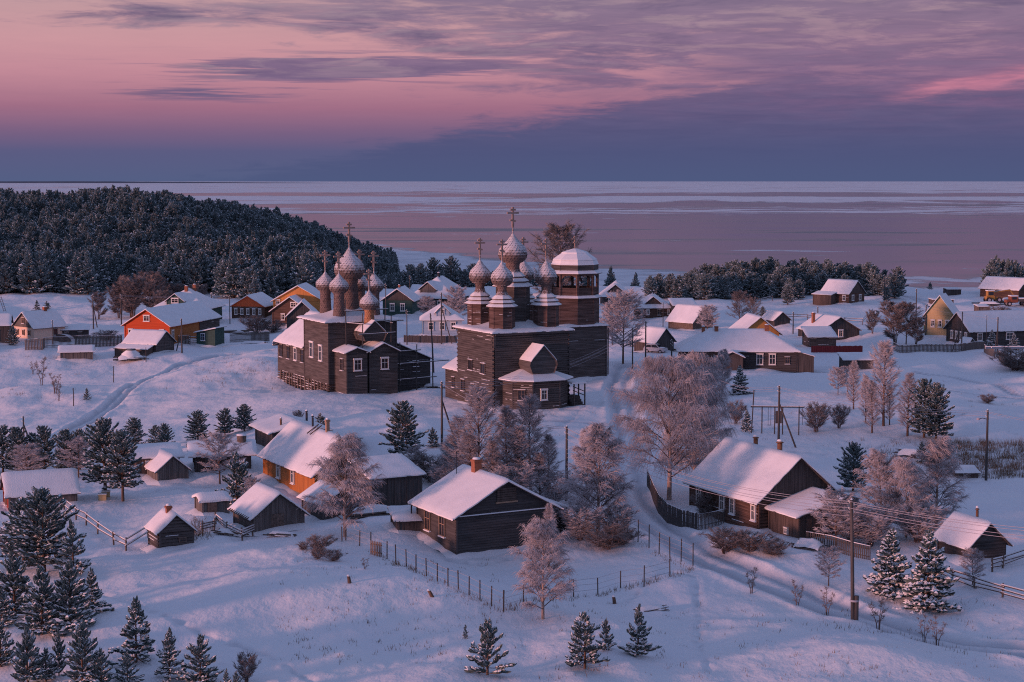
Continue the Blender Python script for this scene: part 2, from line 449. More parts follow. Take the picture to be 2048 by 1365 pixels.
def terrain():
    az = np.concatenate([np.radians(np.linspace(-60, -19.5, 60, endpoint=False)), np.radians(np.linspace(-19.5, 19.5, 430)), np.radians(np.linspace(19.5, 60, 61)[1:])])
    r = [18.0]
    while r[-1] < 1100:
        r.append(r[-1] * (1.0029 if 85 < r[-1] < 480 else 1.03))
    r = np.array(r)
    Rg, Ag = np.meshgrid(r, az, indexing='ij')
    X = np.tan(Ag) * Rg; Y = Rg
    Z = ht(X, Y)
    n, m_ = X.shape
    me = bpy.data.meshes.new('snowy_ground')
    co = np.stack([X, Y, Z], -1).reshape(-1, 3).astype(np.float32)
    idx = np.arange(n * m_).reshape(n, m_)
    q = np.stack([idx[:-1, :-1], idx[:-1, 1:], idx[1:, 1:], idx[1:, :-1]], -1).reshape(-1, 4)
    me.vertices.add(len(co)); me.vertices.foreach_set('co', co.ravel())
    me.loops.add(q.size); me.loops.foreach_set('vertex_index', q.ravel().astype(np.int32))
    me.polygons.add(len(q)); me.polygons.foreach_set('loop_start', np.arange(0, q.size, 4, dtype=np.int32))
    me.polygons.foreach_set('use_smooth', np.ones(len(q), dtype=bool))
    me.update(calc_edges=True)
    trod = np.zeros(X.shape)
    for P, hw, dp in _roads:
        d = seg_dist(X, Y, P) + 0.2 * vnoise(X / 1.3, Y / 1.3)
        rut = np.exp(-((d - hw * 0.5) / 0.3) ** 2)
        trod = np.maximum(trod, (1 - sstep(d, hw * 0.8, hw * 1.1)) * (0.5 + 0.45 * rut) * (1 - 0.8 * np.exp(-(d / 0.22) ** 2)))
    for P in _trails:
        d = seg_dist(X, Y, P) + 0.3 * vnoise(X / 1.1, Y / 1.1)
        trod = np.maximum(trod, 0.6 * np.exp(-(d / 0.3) ** 2) * np.clip(0.4 + 1.6 * vnoise(X / 0.5, Y / 0.5), 0, 1))
    at = me.attributes.new('trodden', 'FLOAT', 'POINT'); at.data.foreach_set('value', trod.ravel().astype(np.float32))
    o = bpy.data.objects.new('snowy_ground', me); COL.objects.link(o)
    tag(o, 'snow covered ground of the village with drifts and tracks', kind='structure')
    return o
ground = terrain()
gm = bpy.data.materials.new('ground_snow'); gm.use_nodes = True
t = NT(gm.node_tree); p = t.n['Principled BSDF']
tcn = t.new('ShaderNodeTexCoord')
P3 = tcn.outputs['Object']
big = t.noise(P3, 0.12, 5, 0.6)
fin = t.noise(t.mapping(P3, (1.0, 0.7, 1)), 0.9, 4, 0.55)
c = t.ramp(big, [(0.3, (0.77, 0.78, 0.83, 1)), (0.7, (0.82, 0.82, 0.84, 1))])
# straw and weeds poking out of thin snow, in loose patches
pat = t.smooth(t.noise(P3, 0.055, 4, 0.6), 0.55, 0.68)
wee = t.math('MULTIPLY', t.smooth(t.noise(t.mapping(P3, (1, 0.6, 1)), 2.6, 5, 0.7), 0.63, 0.74), pat)
c = t.mix(t.math('MULTIPLY', wee, 0.55), c, (0.33, 0.26, 0.24, 1))
tr = t.new('ShaderNodeAttribute'); tr.attribute_name = 'trodden'
c = t.mix(tr.outputs['Fac'], c, (0.46, 0.47, 0.52, 1))
t.link(c, p.inputs['Base Color'])
p.inputs['Roughness'].default_value = 0.62
p.inputs['Specular IOR Level'].default_value = 0.3
b = t.new('ShaderNodeBump'); b.inputs['Strength'].default_value = 0.7; b.inputs['Distance'].default_value = 0.2
t.link(fin, b.inputs['Height']); t.link(b.outputs[0], p.inputs['Normal'])
ground.data.materials.append(gm)

# ------------------------------------------------------------------ the frozen lake
LAKE_Z = -10.0
mb = MB()
xs = [-260000, -6000, -1500, 0, 1500, 6000, 260000]
ys = [420, 900, 2500, 8000, 30000, 330000]
mb.grid([[(x, y, LAKE_Z) for x in xs] for y in ys], 0, False)
lm = bpy.data.materials.new('lake_ice'); lm.use_nodes = True
t = NT(lm.node_tree); p = t.n['Principled BSDF']
tcn = t.new('ShaderNodeTexCoord'); P3 = tcn.outputs['Object']
sp = t.new('ShaderNodeSeparateXYZ'); t.link(P3, sp.inputs[0])
lg = t.math('DIVIDE', t.math('LOGARITHM', t.math('MAXIMUM', sp.outputs[1], 100.0), 10.0), 5.0)   # 1000 m = 0.6, 10 km = 0.8
def L10(m): return math.log10(m) / 5.0
bias = t.ramp(lg, [(L10(430), 0.56), (L10(640), 0.54), (L10(760), 0.42), (L10(1000), 0.36), (L10(1950), 0.36), (L10(2150), 0.50), (L10(2450), 0.52), (L10(2700), 0.44), (L10(3200), 0.50), (L10(3600), 0.60), (L10(4300), 0.60), (L10(4700), 0.40), (L10(5400), 0.43), (L10(6400), 0.60), (L10(12000), 0.60)])
n1 = t.noise(t.mapping(P3, (0.0016, 0.0013, 0)), 1.0, 8, 0.68, 0.8)
n2 = t.noise(t.mapping(P3, (0.006, 0.012, 0)), 1.0, 8, 0.66, 0.9)
# snow-covered shore ice reaches further out on the left
shore = t.smooth(t.math('ADD', t.math('ADD', sp.outputs[1], t.math('MULTIPLY', sp.outputs[0], 2.2)), t.math('MULTIPLY', t.math('SUBTRACT', n2, 0.5), 420.0)), 880.0, 840.0)
far = t.smooth(sp.outputs[1], 2000.0, 3500.0)
n = t.math('ADD', t.math('MULTIPLY', n1, far), t.math('MULTIPLY', n2, t.math('SUBTRACT', 1.0, far)))
s_ = t.smooth(t.math('ADD', n, bias), 0.992, 1.022)
s_ = t.math('MAXIMUM', s_, shore)
tone = t.noise(t.mapping(P3, (0.0022, 0.0075, 0), (5, 3, 0)), 1.0, 7, 0.62, 0.9)
grey = t.ramp(tone, [(0.36, (0.06, 0.066, 0.095, 1)), (0.45, (0.085, 0.070, 0.085, 1)), (0.70, (0.14, 0.105, 0.12, 1))])
rough_ice = t.noise(t.mapping(P3, (0.05, 0.05, 0)), 1.0, 5, 0.7)
white = t.ramp(rough_ice, [(0.3, (0.55, 0.56, 0.60, 1)), (0.60, (0.84, 0.82, 0.84, 1))])
t.link(t.mix(s_, grey, white), p.inputs['Base Color'])
rg = t.ramp(tone, [(0.36, 0.34), (0.46, 0.16), (0.75, 0.10)])
t.link(t.math('ADD', t.math('MULTIPLY', s_, 0.6), rg), p.inputs['Roughness'])
t.link(t.math('SUBTRACT', 0.26, t.math('MULTIPLY', s_, 0.12)), p.inputs['Specular IOR Level'])
MAT['lake_ice'] = lm
lake = mb.build('frozen_lake', 'lake_ice')
tag(lake, 'wide frozen lake with streaks of white and grey ice', kind='structure')

# low wooded shore on the far side
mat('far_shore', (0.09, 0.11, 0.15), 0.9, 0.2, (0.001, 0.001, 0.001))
mb = MB()
rr = random.Random(3)
top = []; bot = []
n = 90
for i in range(n + 1):
    px = -600 + 1300 * i / n
    x = (px - 1024) / FPX * 36000
    fade = min(1, max(0, (640 - px) / 420))
    hh = (8 + 22 * fade) * (0.8 + 0.35 * float(vnoise(np.array(px / 130.0), np.array(2.0))) + 0.1 * rr.random()) * (1 if fade > 0 else 0.2)
    yb = 36000 + 900 * float(vnoise(np.array(px / 200.0), np.array(9.0)))
    bot.append((x, yb, LAKE_Z - 2)); top.append((x, yb + 500, LAKE_Z + hh + 12 * fade))
back = [(x, y + 3000, LAKE_Z - 2) for x, y, z in top]
mb.grid([bot, top, back], 0, True)
tag(mb.build('far_shore', 'far_shore'), 'thin dark line of the far lake shore', kind='structure')
# ------------------------------------------------------------------ walls, roofs, windows
def interval(top, z):
    """range of u over which the (convex) wall outline is at least z high"""
    us = []
    for (u0, z0), (u1, z1) in zip(top[:-1], top[1:]):
        if z0 >= z: us.append(u0)
        if z1 >= z: us.append(u1)
        if (z0 - z) * (z1 - z) < 0: us.append(u0 + (u1 - u0) * (z - z0) / (z1 - z0))
    return (min(us), max(us)) if us else None
def topz(top, u):
    return float(np.interp(u, [a for a, _ in top], [b for _, b in top]))

def panel(mb, O, ud, nd, top, zb, style='h', m=0, ms=None, step=None, snowy=0.0, R=rnd):
    """one wall face: O base corner, ud along the wall, nd outwards; boards, logs or planks as real relief"""
    O = Vector(O); ud = Vector(ud); nd = Vector(nd)
    L = top[-1][0]; zmax = max(z for _, z in top)
    P = lambda u, z, d: O + ud * u + nd * d + Vector((0, 0, z))
    if style == 'plain':
        mb.poly([P(0, zb, 0), P(L, zb, 0)] + [P(u, z, 0) for u, z in reversed(top)], m)
        return
    if style in ('h', 'log'):
        st = step or (0.20 if style == 'h' else 0.27)
        z = zb
        while z < zmax - 0.02:
            z1 = min(z + st, zmax - 0.004)
            a = interval(top, z + 0.002); b = interval(top, z1)
            if a is None: break
            if b is None: b = a
            j = R.uniform(-0.012, 0.022)
            if style == 'h':
                prof = [(z, 0.0), (z + 0.001, 0.06 + j), (z1, 0.004 + j)]
            else:
                h = z1 - z
                prof = [(z, 0.0), (z + 0.18 * h, 0.075 + j), (z + 0.6 * h, 0.095 + j), (z1, 0.0)]
            rows = []
            for zz, d in prof:
                f = (zz - z) / max(z1 - z, 1e-4)
                rows.append([P(a[0] + (b[0] - a[0]) * f, zz, d), P(a[1] + (b[1] - a[1]) * f, zz, d)])
            mb.grid(rows, m, False)
            if ms is not None and R.random() < snowy:
                n = R.randint(1, 2)
                for _ in range(n):
                    u0 = R.uniform(a[0], a[1] - 0.3); u1 = min(a[1], u0 + R.uniform(0.3, 2.6))
                    zs = z1 - 0.01
                    if zs > topz(top, u0) or zs > topz(top, u1): continue
                    mb.hexa([P(u0, zs, 0.0), P(u1, zs, 0.0), P(u1, zs, 0.095), P(u0, zs, 0.095), P(u0 + .05, zs + .06, 0.0), P(u1 - .05, zs + .06, 0.0), P(u1 - .05, zs + .03, 0.08), P(u0 + .05, zs + .03, 0.08)], ms)
            z = z1
    else:
        st = step or 0.19
        u = 0.0
        while u < L - 0.01:
            u1 = min(L, u + st * R.uniform(0.8, 1.2))
            d = R.uniform(0.012, 0.04)
            zb0 = zb + R.uniform(-0.02, 0.03)
            za, zc = topz(top, u), topz(top, u1)
            ridge = [q for q in top if u + 1e-3 < q[0] < u1 - 1e-3]
            f = [P(u, zb0, d), P(u1 - 0.012, zb0, d), P(u1 - 0.012, zc, d)] + [P(q[0], q[1], d) for q in ridge] + [P(u, za, d)]
            mb.poly(f, m)
            mb.poly([P(u, zb0, 0), P(u, zb0, d), P(u, za, d), P(u, za, 0)], m)
            mb.poly([P(u1 - .012, zb0, 0), P(u1 - .012, zb0, d), P(u1 - .012, zc, d), P(u1 - .012, zc, 0)], m)
            u = u1
        mb.poly([P(0, zb, 0.002), P(L, zb, 0.002)] + [P(q, z, 0.002) for q, z in reversed(top)], m)

def lin(a, b, step, mids=()):
    pts = [a] + [q for q in mids if a < q < b] + [b]
    o = [a]
    for p, q in zip(pts[:-1], pts[1:]):
        n = max(1, int(round((q - p) / step)))
        o += [p + (q - p) * k / n for k in range(1, n + 1)]
    return o

def roof_parts(root, x0, x1, y0, y1, rz, rx=(), ry=(), snow=0.16, rmat='dark_planks', thick=0.10, step=0.45, seed=1, bare=None):
    """board roof with a real layer of snow; rz(x, y) gives the height of its upper side"""
    R = random.Random(seed)
    X = lin(x0, x1, 2.5, rx); Y = lin(y0, y1, 2.5, ry)
    mb = MB()
    mb.grid([[(x, y, rz(x, y)) for x in X] for y in Y], 0, False)
    mb.grid([[(x, y, rz(x, y) - thick) for x in X] for y in Y], 0, False)
    for ys in (y0, y1):
        mb.grid([[(x, ys, rz(x, ys) - d) for x in X] for d in (0, thick)], 0, False)
    for xs in (x0, x1):
        mb.grid([[(xs, y, rz(xs, y) - d) for y in Y] for d in (0, thick)], 0, False)
    ro = mb.build('roof', rmat, root)
    if not snow: return ro
    X = lin(x0, x1, step, rx); Y = lin(y0, y1, step, ry)
    # extra rows close to the rim round the snow off
    X = sorted(set([x0, x0 + .06, x0 + .18, x1 - .18, x1 - .06, x1] + X[1:-1])); Y = sorted(set([y0, y0 + .06, y0 + .18, y1 - .18, y1 - .06, y1] + Y[1:-1]))
    mb = MB()
    rows = []
    ox, oy = R.uniform(0, 50), R.uniform(0, 50)
    for y in Y:
        row = []
        for x in X:
            d = min(x - x0, x1 - x, y - y0, y1 - y)
            nz = float(vnoise(np.array(x / 1.1 + ox), np.array(y / 1.1 + oy)))
            nb = float(vnoise(np.array(x / 0.35 + ox), np.array(y / 0.35 + oy)))
            tt = 1.2 * snow * (0.35 + 0.65 * min(1, d / 0.3) ** .6) * (1 + 0.22 * nz) + 0.012 * nb
            ex = ey = 0.0
            if d < 0.001:
                ex = R.uniform(-0.02, 0.08) * (1 if x > (x0 + x1) / 2 else -1) * (x in (x0, x1))
                ey = R.uniform(-0.02, 0.08) * (1 if y > (y0 + y1) / 2 else -1) * (y in (y0, y1))
            row.append((x + ex, y + ey, rz(x, y) + max(0.03, tt)))
        rows.append(row)
    mb.grid(rows, 0, True)
    def skirt(line):
        mb.grid([line, [(a, b, c - 0.62 * snow if c - 0.62 * snow > rz(min(max(a, x0), x1), min(max(b, y0), y1)) - 0.05 else rz(min(max(a, x0), x1), min(max(b, y0), y1)) - 0.05 - R.uniform(0, .05)) for a, b, c in line]], 0, True)
    skirt(rows[0]); skirt(rows[-1]); skirt([r[0] for r in rows]); skirt([r[-1] for r in rows])
    mb.build('snow', 'snow', ro)
    return ro

def window(root, O, ud, nd, u, z, ww, hh, style='w', bars=1, cross=True, sill=True):
    """casing proud of the wall, pane set back inside it; O, ud, nd as in panel(); u, z = middle of the window"""
    O = Vector(O); ud = Vector(ud); nd = Vector(nd)
    P = lambda a, c, d: O + ud * a + nd * d + Vector((0, 0, c))
    fm = {'w': 'white_paint', 'd': 'old_wood', 'o': 'fresh_wood', 'g': 'blue_paint'}[style]
    mb = MB()
    def bar(a0, a1, c0, c1, d0, d1):
        mb.hexa([P(a0, c0, d0), P(a1, c0, d0), P(a1, c0, d1), P(a0, c0, d1), P(a0, c1, d0), P(a1, c1, d0), P(a1, c1, d1), P(a0, c1, d1)])
    f = (0.12 if style == 'w' else 0.07) if ww > 0.6 else 0.08
    l, r, b_, t_ = u - ww / 2, u + ww / 2, z - hh / 2, z + hh / 2
    bar(l, l + f, b_, t_, 0.0, 0.15); bar(r - f, r, b_, t_, 0.0, 0.15)
    bar(l + f, r - f, b_, b_ + f, 0.0, 0.15); bar(l - .05, r + .05, t_, t_ + f, 0.0, 0.19)
    bar(l + f, r - f, t_ - f * .6, t_, 0.0, 0.14)
    for k in range(bars):
        c = l + (r - l) * (k + 1) / (bars + 1)
        bar(c - .025, c + .025, b_ + f, t_ - f * .6, 0.06, 0.12)
    if cross:
        c = b_ + hh * 0.62
        bar(l + f, r - f, c - .025, c + .025, 0.065, 0.115)
    wo = mb.build('window', fm, root)
    mp = MB(); mp.poly([P(l + f, b_ + f, 0.075), P(r - f, b_ + f, 0.075), P(r - f, t_ - f * .6, 0.075), P(l + f, t_ - f * .6, 0.075)])
    mp.build('pane', 'glass', wo)
    if sill:
        for nm, zz, dd, hgt in (('sill_snow', b_ - 0.07, 0.24, 0.1), ('lintel_snow', t_ + f + 0.003, 0.20, 0.07)):
            ms = MB()
            ms.hexa([P(l - .06, zz, 0.02), P(r + .06, zz, 0.02), P(r + .06, zz, dd), P(l - .06, zz, dd), P(l - .03, zz + hgt, 0.02), P(r + .03, zz + hgt, 0.02), P(r + .02, zz + hgt * .7, dd - .04), P(l - .02, zz + hgt * .7, dd - .04)])
            ms.build(nm, 'snow', wo)
    return wo

def chimney(root, x, y, zb, zt, s=0.5, m='brick'):
    mb = MB()
    if m in ('metal_dark', 'rust'):
        mb.tube([(x, y, zb), (x, y, zt)], s / 2, 10, 0)
        mb.tube([(x, y, zt + .06), (x, y, zt + .12), (x, y, zt + .2)], [s * .75, s * .7, 0.02], 10, 0)
        mb.tube([(x, y, zt - .02), (x, y, zt + .07)], s * .2, 6, 0)
    else:
        mb.box(x - s / 2, x + s / 2, y - s / 2, y + s / 2, zb, zt)
        mb.box(x - s / 2 - .06, x + s / 2 + .06, y - s / 2 - .06, y + s / 2 + .06, zt - .2, zt - .06)
    ch = mb.build('chimney', m, root)
    ms = MB()
    ms.tube([(x, y, zt + (.2 if m in ('metal_dark', 'rust') else 0.002)), (x, y, zt + .1 + (.2 if m in ('metal_dark', 'rust') else 0)), (x, y, zt + .16 + (.2 if m in ('metal_dark', 'rust') else 0))], [s * .55, s * .5, s * .2], 8, 0)
    ms.build('snow_cap', 'snow', ch)

def drift(root, ox, oy, w_, m_):
    """snow banked up along the foot of the walls"""
    ya = root.rotation_euler.z; c_, s_ = math.cos(ya), math.sin(ya); L = root.location
    ring = []
    for (x0, y0), (x1, y1), n in (((0, 0), (w_, 0), (0, -1)), ((w_, 0), (w_, m_), (1, 0)), ((w_, m_), (0, m_), (0, 1)), ((0, m_), (0, 0), (-1, 0))):
        ln = math.hypot(x1 - x0, y1 - y0); k = max(2, int(ln / .45))
        for i in range(k + 1): ring.append((x0 + (x1 - x0) * i / k, y0 + (y1 - y0) * i / k, n))
    ring.append(ring[0])
    rows = [[], [], [], []]
    for x, y, n in ring:
        wx, wy = L.x + c_ * (x + ox) - s_ * (y + oy), L.y + s_ * (x + ox) + c_ * (y + oy)
        a = float(vnoise(np.array(wx / .9), np.array(wy / .9))); b = float(vnoise(np.array(wx / 2.6 + 9), np.array(wy / 2.6)))
        top = .24 + .3 * b + .16 * a; out = max(.4, .95 + .8 * b + .3 * a)
        for r_, (d, f) in zip(rows, ((-.05, 1.0), (.12, .92), (out * .5, .42), (out, -.25))):
            lx, ly = x + ox + n[0] * d, y + oy + n[1] * d
            gx, gy = L.x + c_ * lx - s_ * ly, L.y + s_ * lx + c_ * ly
            r_.append((lx, ly, float(ht(gx, gy, False)) - L.z + max(.05, top) * f))
    mb = MB(); mb.grid(rows, 0, True); mb.build('snow_drift', 'snow', root)

def face(c, w_, m_):
    return {'R': ((0, 0, 0), (1, 0, 0), (0, -1, 0), w_), 'L': ((0, m_, 0), (0, -1, 0), (-1, 0, 0), m_),
            'E': ((w_, 0, 0), (0, 1, 0), (1, 0, 0), m_), 'B': ((w_, m_, 0), (-1, 0, 0), (0, 1, 0), w_)}[c]

def rfun(kind, w_, m_, he, hr):
    if kind == 'gableY': return (lambda x, y: he + (hr - he) * (1 - abs(x - w_ / 2) / (w_ / 2))), (w_ / 2,), ()
    if kind == 'gableX': return (lambda x, y: he + (hr - he) * (1 - abs(y - m_ / 2) / (m_ / 2))), (), (m_ / 2,)
    if kind == 'hip':
        s_ = min(w_, m_) / 2; k = (hr - he) / s_
        return (lambda x, y: he + k * min(x, w_ - x, y, m_ - y, s_)), (s_, w_ - s_), (s_, m_ - s_)
    if kind == 'shedX': return (lambda x, y: he + (hr - he) * x / w_), (), ()
    if kind == 'shedY': return (lambda x, y: he + (hr - he) * y / m_), (), ()

def house(name, label, cat, F, yaw, w_, m_, he, hr, roof='gableY', wall='dark_boards', style='h', gable=None, gstyle='v', ov=0.4, snow=0.16,
          wins=(), chims=(), group=None, face_mats=None, rmat='dark_planks', found=None, snowy=0.05, z=None, root=None, off=(0, 0), corner=True):
    """front corner at photo point F; local X runs along the right-hand face, local Y along the left-hand face"""
    main = root is None
    if root is None:
        g = G(*F) if len(F) == 2 else Vector(F)
        root = thing(name, label, cat, (g.x, g.y, g.z if z is None else z), yaw, group)
    ox, oy = off
    sub = root
    rz, rx, ry = rfun(roof, w_, m_, he, hr)
    sh = lambda v: Vector((v[0] + ox, v[1] + oy, v[2]))
    mats = [wall, 'snow', gable or wall] + [v for v in (face_mats or {}).values()]
    zb = -1.0
    for c in 'RLEB':
        O, ud, nd, L = face(c, w_, m_)
        mb = MB()
        P0 = Vector(O)
        pts = [0.0, L / 2, L] if (roof, c) in (('gableY', 'R'), ('gableY', 'B'), ('gableX', 'L'), ('gableX', 'E')) else [0.0, L]
        top = []
        for u in pts:
            q = P0 + Vector(ud) * u
            top.append((u, rz(q.x, q.y) - 0.11))
        mi = 0 if not face_mats or c not in face_mats else 3 + list(face_mats).index(c)
        zf = zb
        if found:
            panel(mb, sh(O) + Vector(nd) * 0.06, ud, nd, [(0, found), (L, found)], zb, 'plain', 0)
            fb = MB(); fb.v, fb.f, fb.m, fb.sm = mb.v, mb.f, mb.m, mb.sm
            fb.build('foundation', 'stone', sub)
            mb = MB(); zf = found
        if len(pts) == 3 and gable:
            base = top[0][1]
            panel(mb, sh(O), ud, nd, [(0, base), (L, base)], zf, style, mi, 1, snowy=snowy)
            panel(mb, sh(O) + Vector(nd) * 0.03, ud, nd, top, base, gstyle, 2)
            mb.beam(sh(O) + Vector(nd) * 0.09 + Vector((0, 0, base)), sh(O) + Vector(nd) * 0.09 + Vector(ud) * L + Vector((0, 0, base)), 0.12, 0.14, 2)
        else:
            panel(mb, sh(O), ud, nd, top, zf, style, mi, 1, snowy=snowy)
        if corner:
            mb.beam(sh(O) + Vector(nd) * 0.02 + Vector(ud) * 0.06 + Vector((0, 0, zf)), sh(O) + Vector(nd) * 0.02 + Vector(ud) * 0.06 + Vector((0, 0, top[0][1] - .02)), 0.17, 0.17, mi)
        mb.build('wall', mats, sub)
    if main: drift(root, ox, oy, w_, m_)
    rz2 = lambda x, y: rz(x - ox, y - oy)
    roof_parts(sub, ox - ov, ox + w_ + ov, oy - ov, oy + m_ + ov, rz2, [ox + q for q in rx], [oy + q for q in ry], snow, rmat, seed=int(abs(w_ * 97 + m_ * 31 + ox * 7)))
    for c, u, zc, ww, hh, stl in wins:
        O, ud, nd, L = face(c, w_, m_)
        if c in 'L': u = L - u
        window(sub, sh(O) + Vector(nd) * 0.03, ud, nd, u, zc, ww, hh, stl, sill=hh > 0.5)
    for cx, cy, zt, s_, cm in chims:
        chimney(sub, cx + ox, cy + oy, rz(cx, cy) - 0.3, zt, s_, cm)
    return root

# ------------------------------------------------------------------ onion domes
def dome_profile(r, h, z0):
    """(radius, height) of an onion from its foot to its pointed neck"""
    pr = [(0.70, 0.0), (0.86, 0.07), (0.96, 0.16), (1.0, 0.26), (0.985, 0.35), (0.92, 0.45), (0.80, 0.54), (0.64, 0.63), (0.47, 0.71), (0.32, 0.79), (0.20, 0.87), (0.11, 0.94), (0.055, 1.0)]
    return [(a * r, z0 + b * h) for a, b in pr]
def shingled(mb, prof, cx, cy, n, rows, m=0, lift=0.11, point=0.6):
    R = random.Random(int(cx * 31 + cy * 17 + rows))
    """overlapping pointed wooden shingles along a lathe profile"""
    zz = [p[1] for p in prof]; rr_ = [p[0] for p in prof]
    ln = [0]
    for a, b in zip(prof[:-1], prof[1:]): ln.append(ln[-1] + math.hypot(b[0] - a[0], b[1] - a[1]))
    T = ln[-1]
    at = lambda s_: (float(np.interp(s_, ln, rr_)), float(np.interp(s_, ln, zz)))
    for i in range(rows):
        s0, s1 = T * i / rows, min(T, T * (i + 1.25) / rows)
        r0, z0 = at(s0); r1, z1 = at(s1); sp = at(max(0, s0 - T * point / rows))
        k = max(6, n)
        for j in range(k):
            a0 = 2 * math.pi * (j + (i % 2) * .5) / k; a1 = a0 + 2 * math.pi / k; am = (a0 + a1) / 2
            q = lambda r, a, z: (cx + r * math.cos(a), cy + r * math.sin(a), z)
            lf = lift * R.uniform(.4, 1.25); jz = R.uniform(-.05, .03)
            mb.poly([q(sp[0] + lf, am, sp[1] + jz), q(r0 + lf * .8, a1, z0), q(r1, a1, z1), q(r1, a0, z1), q(r0 + lf * .8, a0, z0)], m)
def cross(mb, cx, cy, z0, h, m=0, yaw=0.0):
    """orthodox cross on a short ball stem; arms lie along local X"""
    t_ = 0.065 * h ** 0.5
    mb.tube([(cx, cy, z0 - .1), (cx, cy, z0 + h * .3)], [0.1, 0.055], 6, m)
    mb.lathe([(0.0, 0), (.11, .06), (.13, .14), (.09, .22), (0.0, .27)], 8, (cx, cy, z0 + h * .12), m)
    mb.box(cx - t_, cx + t_, cy - t_, cy + t_, z0 + h * .25, z0 + h)
    c_, s_ = math.cos(yaw), math.sin(yaw)
    for zz, half, tilt in ((.78, .30 * h ** .8, 0), (.90, .14 * h ** .8, 0), (.50, .15 * h ** .8, .18)):
        mb.beam((cx - half * c_, cy - half * s_, z0 + h * zz + half * tilt), (cx + half * c_, cy + half * s_, z0 + h * zz - half * tilt), t_ * 2.1, t_ * 1.8, m)

def cupola(root, cx, cy, rd, zf, hd, hc, n=30, rows=15):
    mb = MB(); shingled(mb, dome_profile(rd, hd, zf), cx, cy, n, rows)
    mb.lathe([(rd * .62, zf - .12), (rd * .74, zf - .04), (rd * .68, zf + .03)], 24, (cx, cy, 0), 0)
    d = mb.build('onion_dome', 'shingle', root)
    mc = MB(); cross(mc, cx, cy, zf + hd - .1, hc)
    mc.build('cross', 'cross_wood', d)
topsnow('cross_wood', (0.30, 0.22, 0.19), 0.5, 0.9, 0.3, (3, 3, 3), 0.9)
# ------------------------------------------------------------------ the churches
def octa(mb, cx, cy, r, z0, z1, m=0, ms=1, ph=math.pi / 8, style='h', snowy=0.03):
    """eight boarded faces"""
    for j in range(8):
        a0 = ph + j * math.pi / 4; a1 = a0 + math.pi / 4
        A = Vector((cx + r * math.cos(a0), cy + r * math.sin(a0), 0)); B = Vector((cx + r * math.cos(a1), cy + r * math.sin(a1), 0))
        u = (B - A); L = u.length; u.normalize()
        panel(mb, A, u, (u.y, -u.x, 0), [(0, z1), (L, z1)], z0, style, m, ms, snowy=snowy)
        mb.beam(A + Vector((0, 0, z0)), A + Vector((0, 0, z1)), 0.14, 0.14, m)

def eave_ring(root, cx, cy, rings, n=8, ph=math.pi / 8, name='roof', mt='tower_roof', snow=0.10):
    """stepped skirt roofs: rings = [(r_low, z_low, r_high, z_high), ...]"""
    mb = MB()
    for r0, z0, r1, z1 in rings:
        mb.lathe([(r0 - .02, z0 - .1), (r0, z0), (r1, z1)], n, (cx, cy, 0), 0, False, ph)
        mb.lathe([(r0 - .02, z0 - .1), (r1 - .05, z0 - .08)], n, (cx, cy, 0), 0, False, ph)
    ro = mb.build(name, mt, root)
    ms = MB()
    for r0, z0, r1, z1 in rings:
        ms.lathe([(r0 + .03, z0 + .005), (r0 + .03, z0 + snow * .6), (r0 - .08, z0 + snow + .06 * (z1 - z0)), ((r0 + r1) / 2, (z0 + z1) / 2 + snow * .95), (r1 + .02, z1 + snow * .6)], n, (cx, cy, 0), 0, False, ph)
    ms.build('snow', 'snow', ro)
    return ro

